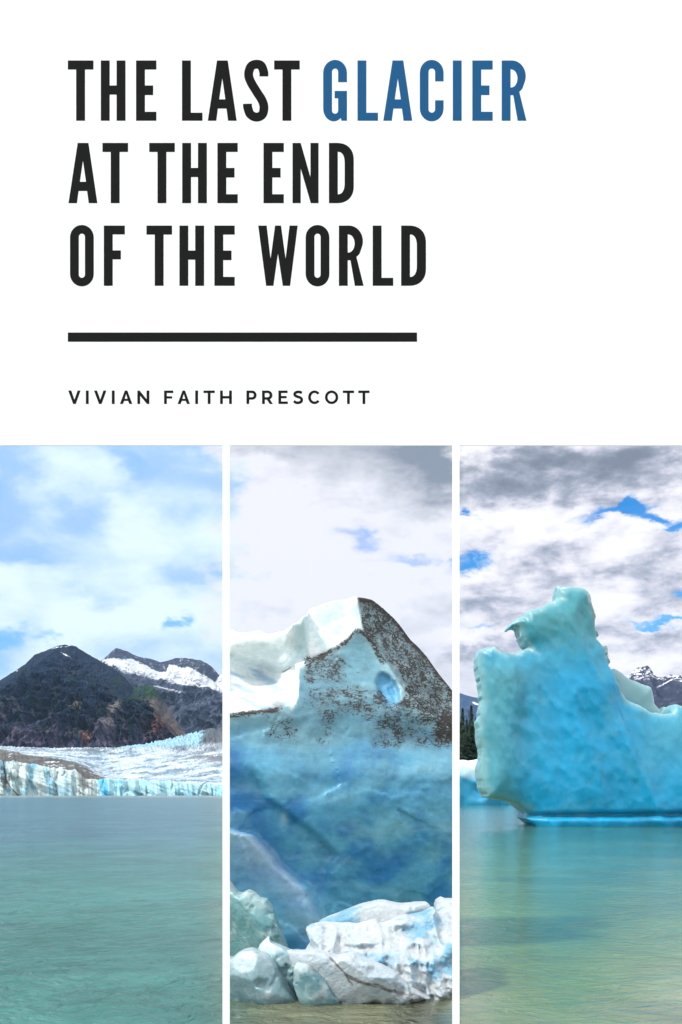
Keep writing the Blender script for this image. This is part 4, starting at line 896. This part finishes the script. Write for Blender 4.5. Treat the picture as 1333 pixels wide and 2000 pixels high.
# cream heap centre and right
dl = [([(643, 1871), (655, 1880), (668, 1894), (680, 1912), (690, 1924)], 2.4), ([(672, 1902), (700, 1915), (740, 1925), (765, 1936), (800, 1946), (832, 1954)], 3.0)]
block('ice_block', 'low tumbled slab of white ice with two black dirt seams running down to the water', 'ice block',
      [(560, 1862), (575, 1866), (600, 1864), (615, 1862), (640, 1868), (660, 1874), (690, 1868), (712, 1878), (745, 1890), (775, 1906), (800, 1928), (830, 1948), (845, 1954), (815, 1962), (790, 1968), (772, 1970), (730, 1962), (700, 1966), (670, 1968), (640, 1965), (600, 1950), (580, 1920)],
      19.35, .30, .9, 281, white_paint(291, .15, dl), M_white_ice, rough=.08, facet=.12, soft=.35, group=GRP, nfreq=1.7, nplanes=7)
block('ice_block', 'bright white and pale blue crumbled ice mass beneath the tilted slab on the right', 'ice block',
      [(580, 1880), (596, 1864), (606, 1848), (603, 1836), (596, 1818), (606, 1812), (620, 1808), (650, 1806), (700, 1806), (722, 1800), (735, 1798), (745, 1806), (765, 1798), (778, 1792), (800, 1790), (830, 1786), (850, 1776), (860, 1786), (884, 1776), (920, 1770), (920, 2000), (830, 1975), (760, 1960), (700, 1945), (640, 1925), (600, 1900)],
      21.0, .8, 1.0, 301, white_paint(311, .9), M_white_ice, rough=.13, facet=.24, h=.03, cut=True, soft=.9, group=GRP, nfreq=1.3, nplanes=0,
      extra=lambda u, v: -.75*ss(v, 1800, 1950))
block('ice_slab', 'smooth pale blue slab leaning on top of the white ice heap at right', 'ice block',
      [(622, 1806), (640, 1797), (665, 1788), (690, 1778), (705, 1772), (722, 1768), (740, 1764), (756, 1764), (770, 1768), (790, 1771), (815, 1768), (838, 1767), (844, 1772), (846, 1790), (840, 1820), (700, 1830), (640, 1820)],
      21.4, .45, 1.2, 321, white_paint(331, .9), M_white_ice, rough=.06, facet=.07, soft=.4, group=GRP)
block('ice_block', 'small white ice block at the right edge separated from the slab by a dark gap', 'ice block',
      [(853, 1770), (856, 1762), (866, 1756), (874, 1760), (890, 1760), (920, 1756), (920, 1830), (850, 1830)],
      21.9, .4, .9, 341, white_paint(351, .5), M_white_ice, rough=.08, facet=.12, cut=True, soft=.3, group=GRP, nfreq=1.6)

# ------------------------------------------------------------------ wooded shore and spruces
def build_shore():
    V = []; nx, ny = 90, 14
    for i in range(nx):
        px = 780+i*7.
        for j in range(ny):
            t = j/(ny-1); Y = 560+260*t
            z = -1+22*math.sin(min(1, t*1.6)*math.pi/2)+2*math.sin(i*.7+j)*t
            V.append((wx(px, Y), Y, z))
    i, j = np.meshgrid(np.arange(nx-1), np.arange(ny-1), indexing='ij'); a = (i*ny+j).ravel()
    V = np.array(V); c = np.broadcast_to(np.array((.018, .032, .014)), (len(V), 3))
    o = make_mesh('shore', V, np.stack([a, a+ny, a+ny+1, a+1], 1), ground_mat('forest floor', .3, .5, .8, 1.), c); tag(o, kind='structure')
build_shore()
def conifer_meshes(seed):
    rnd = random.Random(seed); V = []; Fc = []
    Ht = 1.0; lv = 34
    for l in range(lv):
        t = l/(lv-1); z = .08+.90*t; R = (.155*(1-t)**.85+.008)*rnd.uniform(.75, 1.2)
        for b in range(9 if t < .8 else 6):
            a = rnd.uniform(0, 2*math.pi); rr = R*rnd.uniform(.6, 1.15); dr = -.035-.03*(1-t)
            ca, sa = math.cos(a), math.sin(a); w = .018+.16*rr
            segs = 4
            for s in range(segs):
                f0 = s/segs; f1 = (s+1)/segs+.1; r0, r1 = rr*f0, rr*min(f1, 1.08)
                ww = w*(1-f0*.6); jz = rnd.uniform(-.006, .006); i = len(V)
                V += [(ca*r0-sa*ww, sa*r0+ca*ww, z+dr*f0+jz-.012), (ca*r0+sa*ww, sa*r0-ca*ww, z+dr*f0+jz-.012), (ca*r1, sa*r1, z+dr*f1+jz), (ca*r0, sa*r0, z+dr*f0+jz+.014)]
                Fc += [(i, i+1, i+2), (i, i+2, i+3), (i+1, i+3, i+2)]
    me = bpy.data.meshes.new('crown'); me.from_pydata(V, [], Fc); me.materials.append(M_needle)
    V = []; Fc = []; n = 8
    for k, (z, r) in enumerate(((0, .016), (.1, .012), (.5, .008), (.99, .001))):
        for s in range(n): V.append((r*math.cos(s*2*math.pi/n), r*math.sin(s*2*math.pi/n), z))
        if k:
            for s in range(n): Fc.append(((k-1)*n+s, (k-1)*n+(s+1) % n, k*n+(s+1) % n, k*n+s))
    tm = bpy.data.meshes.new('trunk'); tm.from_pydata(V, [], Fc); tm.materials.append(M_bark)
    return me, tm
M_needle = plain('spruce needles', (.016, .034, .020), .8, .2, .9, .5); M_bark = plain('spruce bark', (.06, .045, .035), .9, .1, 6, .3)
TM = [conifer_meshes(s) for s in (1, 2, 3)]
LB = ['left of the second tallest tip, touching the white post', 'between the two tallest tips', 'just right of the tallest tip', 'lower down against the tall iceberg edge', 'low beside the white post', 'half hidden behind the edge of the tall iceberg']+['packed in among the others lower down']*26
rnd = random.Random(8); spots = [(921, 1376, 575), (904, 1381, 590), (894, 1392, 580), (912, 1404, 570), (930, 1400, 572), (938, 1412, 585), (899, 1410, 566), (946, 1405, 590)]
for i in range(26): spots.append((rnd.uniform(872, 1010), rnd.uniform(1405, 1445), rnd.uniform(566, 660)))
for i, (px, py, Y) in enumerate(spots):
    cme, tme = TM[i % 3]
    root = bpy.data.objects.new('spruce_tree', None); COL.objects.link(root)
    z0 = 6. if Y < 600 else 12.; hgt = wz(py, Y)-z0
    root.location = (wx(px, Y), Y, z0); root.scale = (hgt, hgt, hgt); root.rotation_euler = (0, 0, rnd.uniform(0, 6))
    lab = {0: 'tallest dark spruce on the shore left of the tall iceberg', 1: 'second tallest dark spruce just left of the tallest one'}.get(i, 'dark spruce in the shore forest %s' % LB[i-2])
    tag(root, lab, 'tree', 'spruces on the far shore')
    for nm, me in (('crown', cme), ('trunk', tme)):
        c = bpy.data.objects.new(nm, me); COL.objects.link(c); c.parent = root

# ------------------------------------------------------------------ thin haze over the lake
def build_haze():
    v = [(x, y, z) for x in (-11500, 11500) for y in (-80, 9300) for z in (-3., 1500.)]
    f = [(0, 1, 3, 2), (4, 6, 7, 5), (0, 4, 5, 1), (2, 3, 7, 6), (0, 2, 6, 4), (1, 5, 7, 3)]
    m = bpy.data.materials.new('air'); m.use_nodes = True; n = NT(m.node_tree); n.n.clear()
    pv = n.node('ShaderNodeVolumePrincipled'); pv.inputs['Color'].default_value = (.42, .66, 1, 1); pv.inputs['Density'].default_value = .000016
    o = n.node('ShaderNodeOutputMaterial'); n.l.new(pv.outputs[0], o.inputs['Volume'])
    tag(make_mesh('haze', v, f, m, smooth=False), kind='stuff')
build_haze()
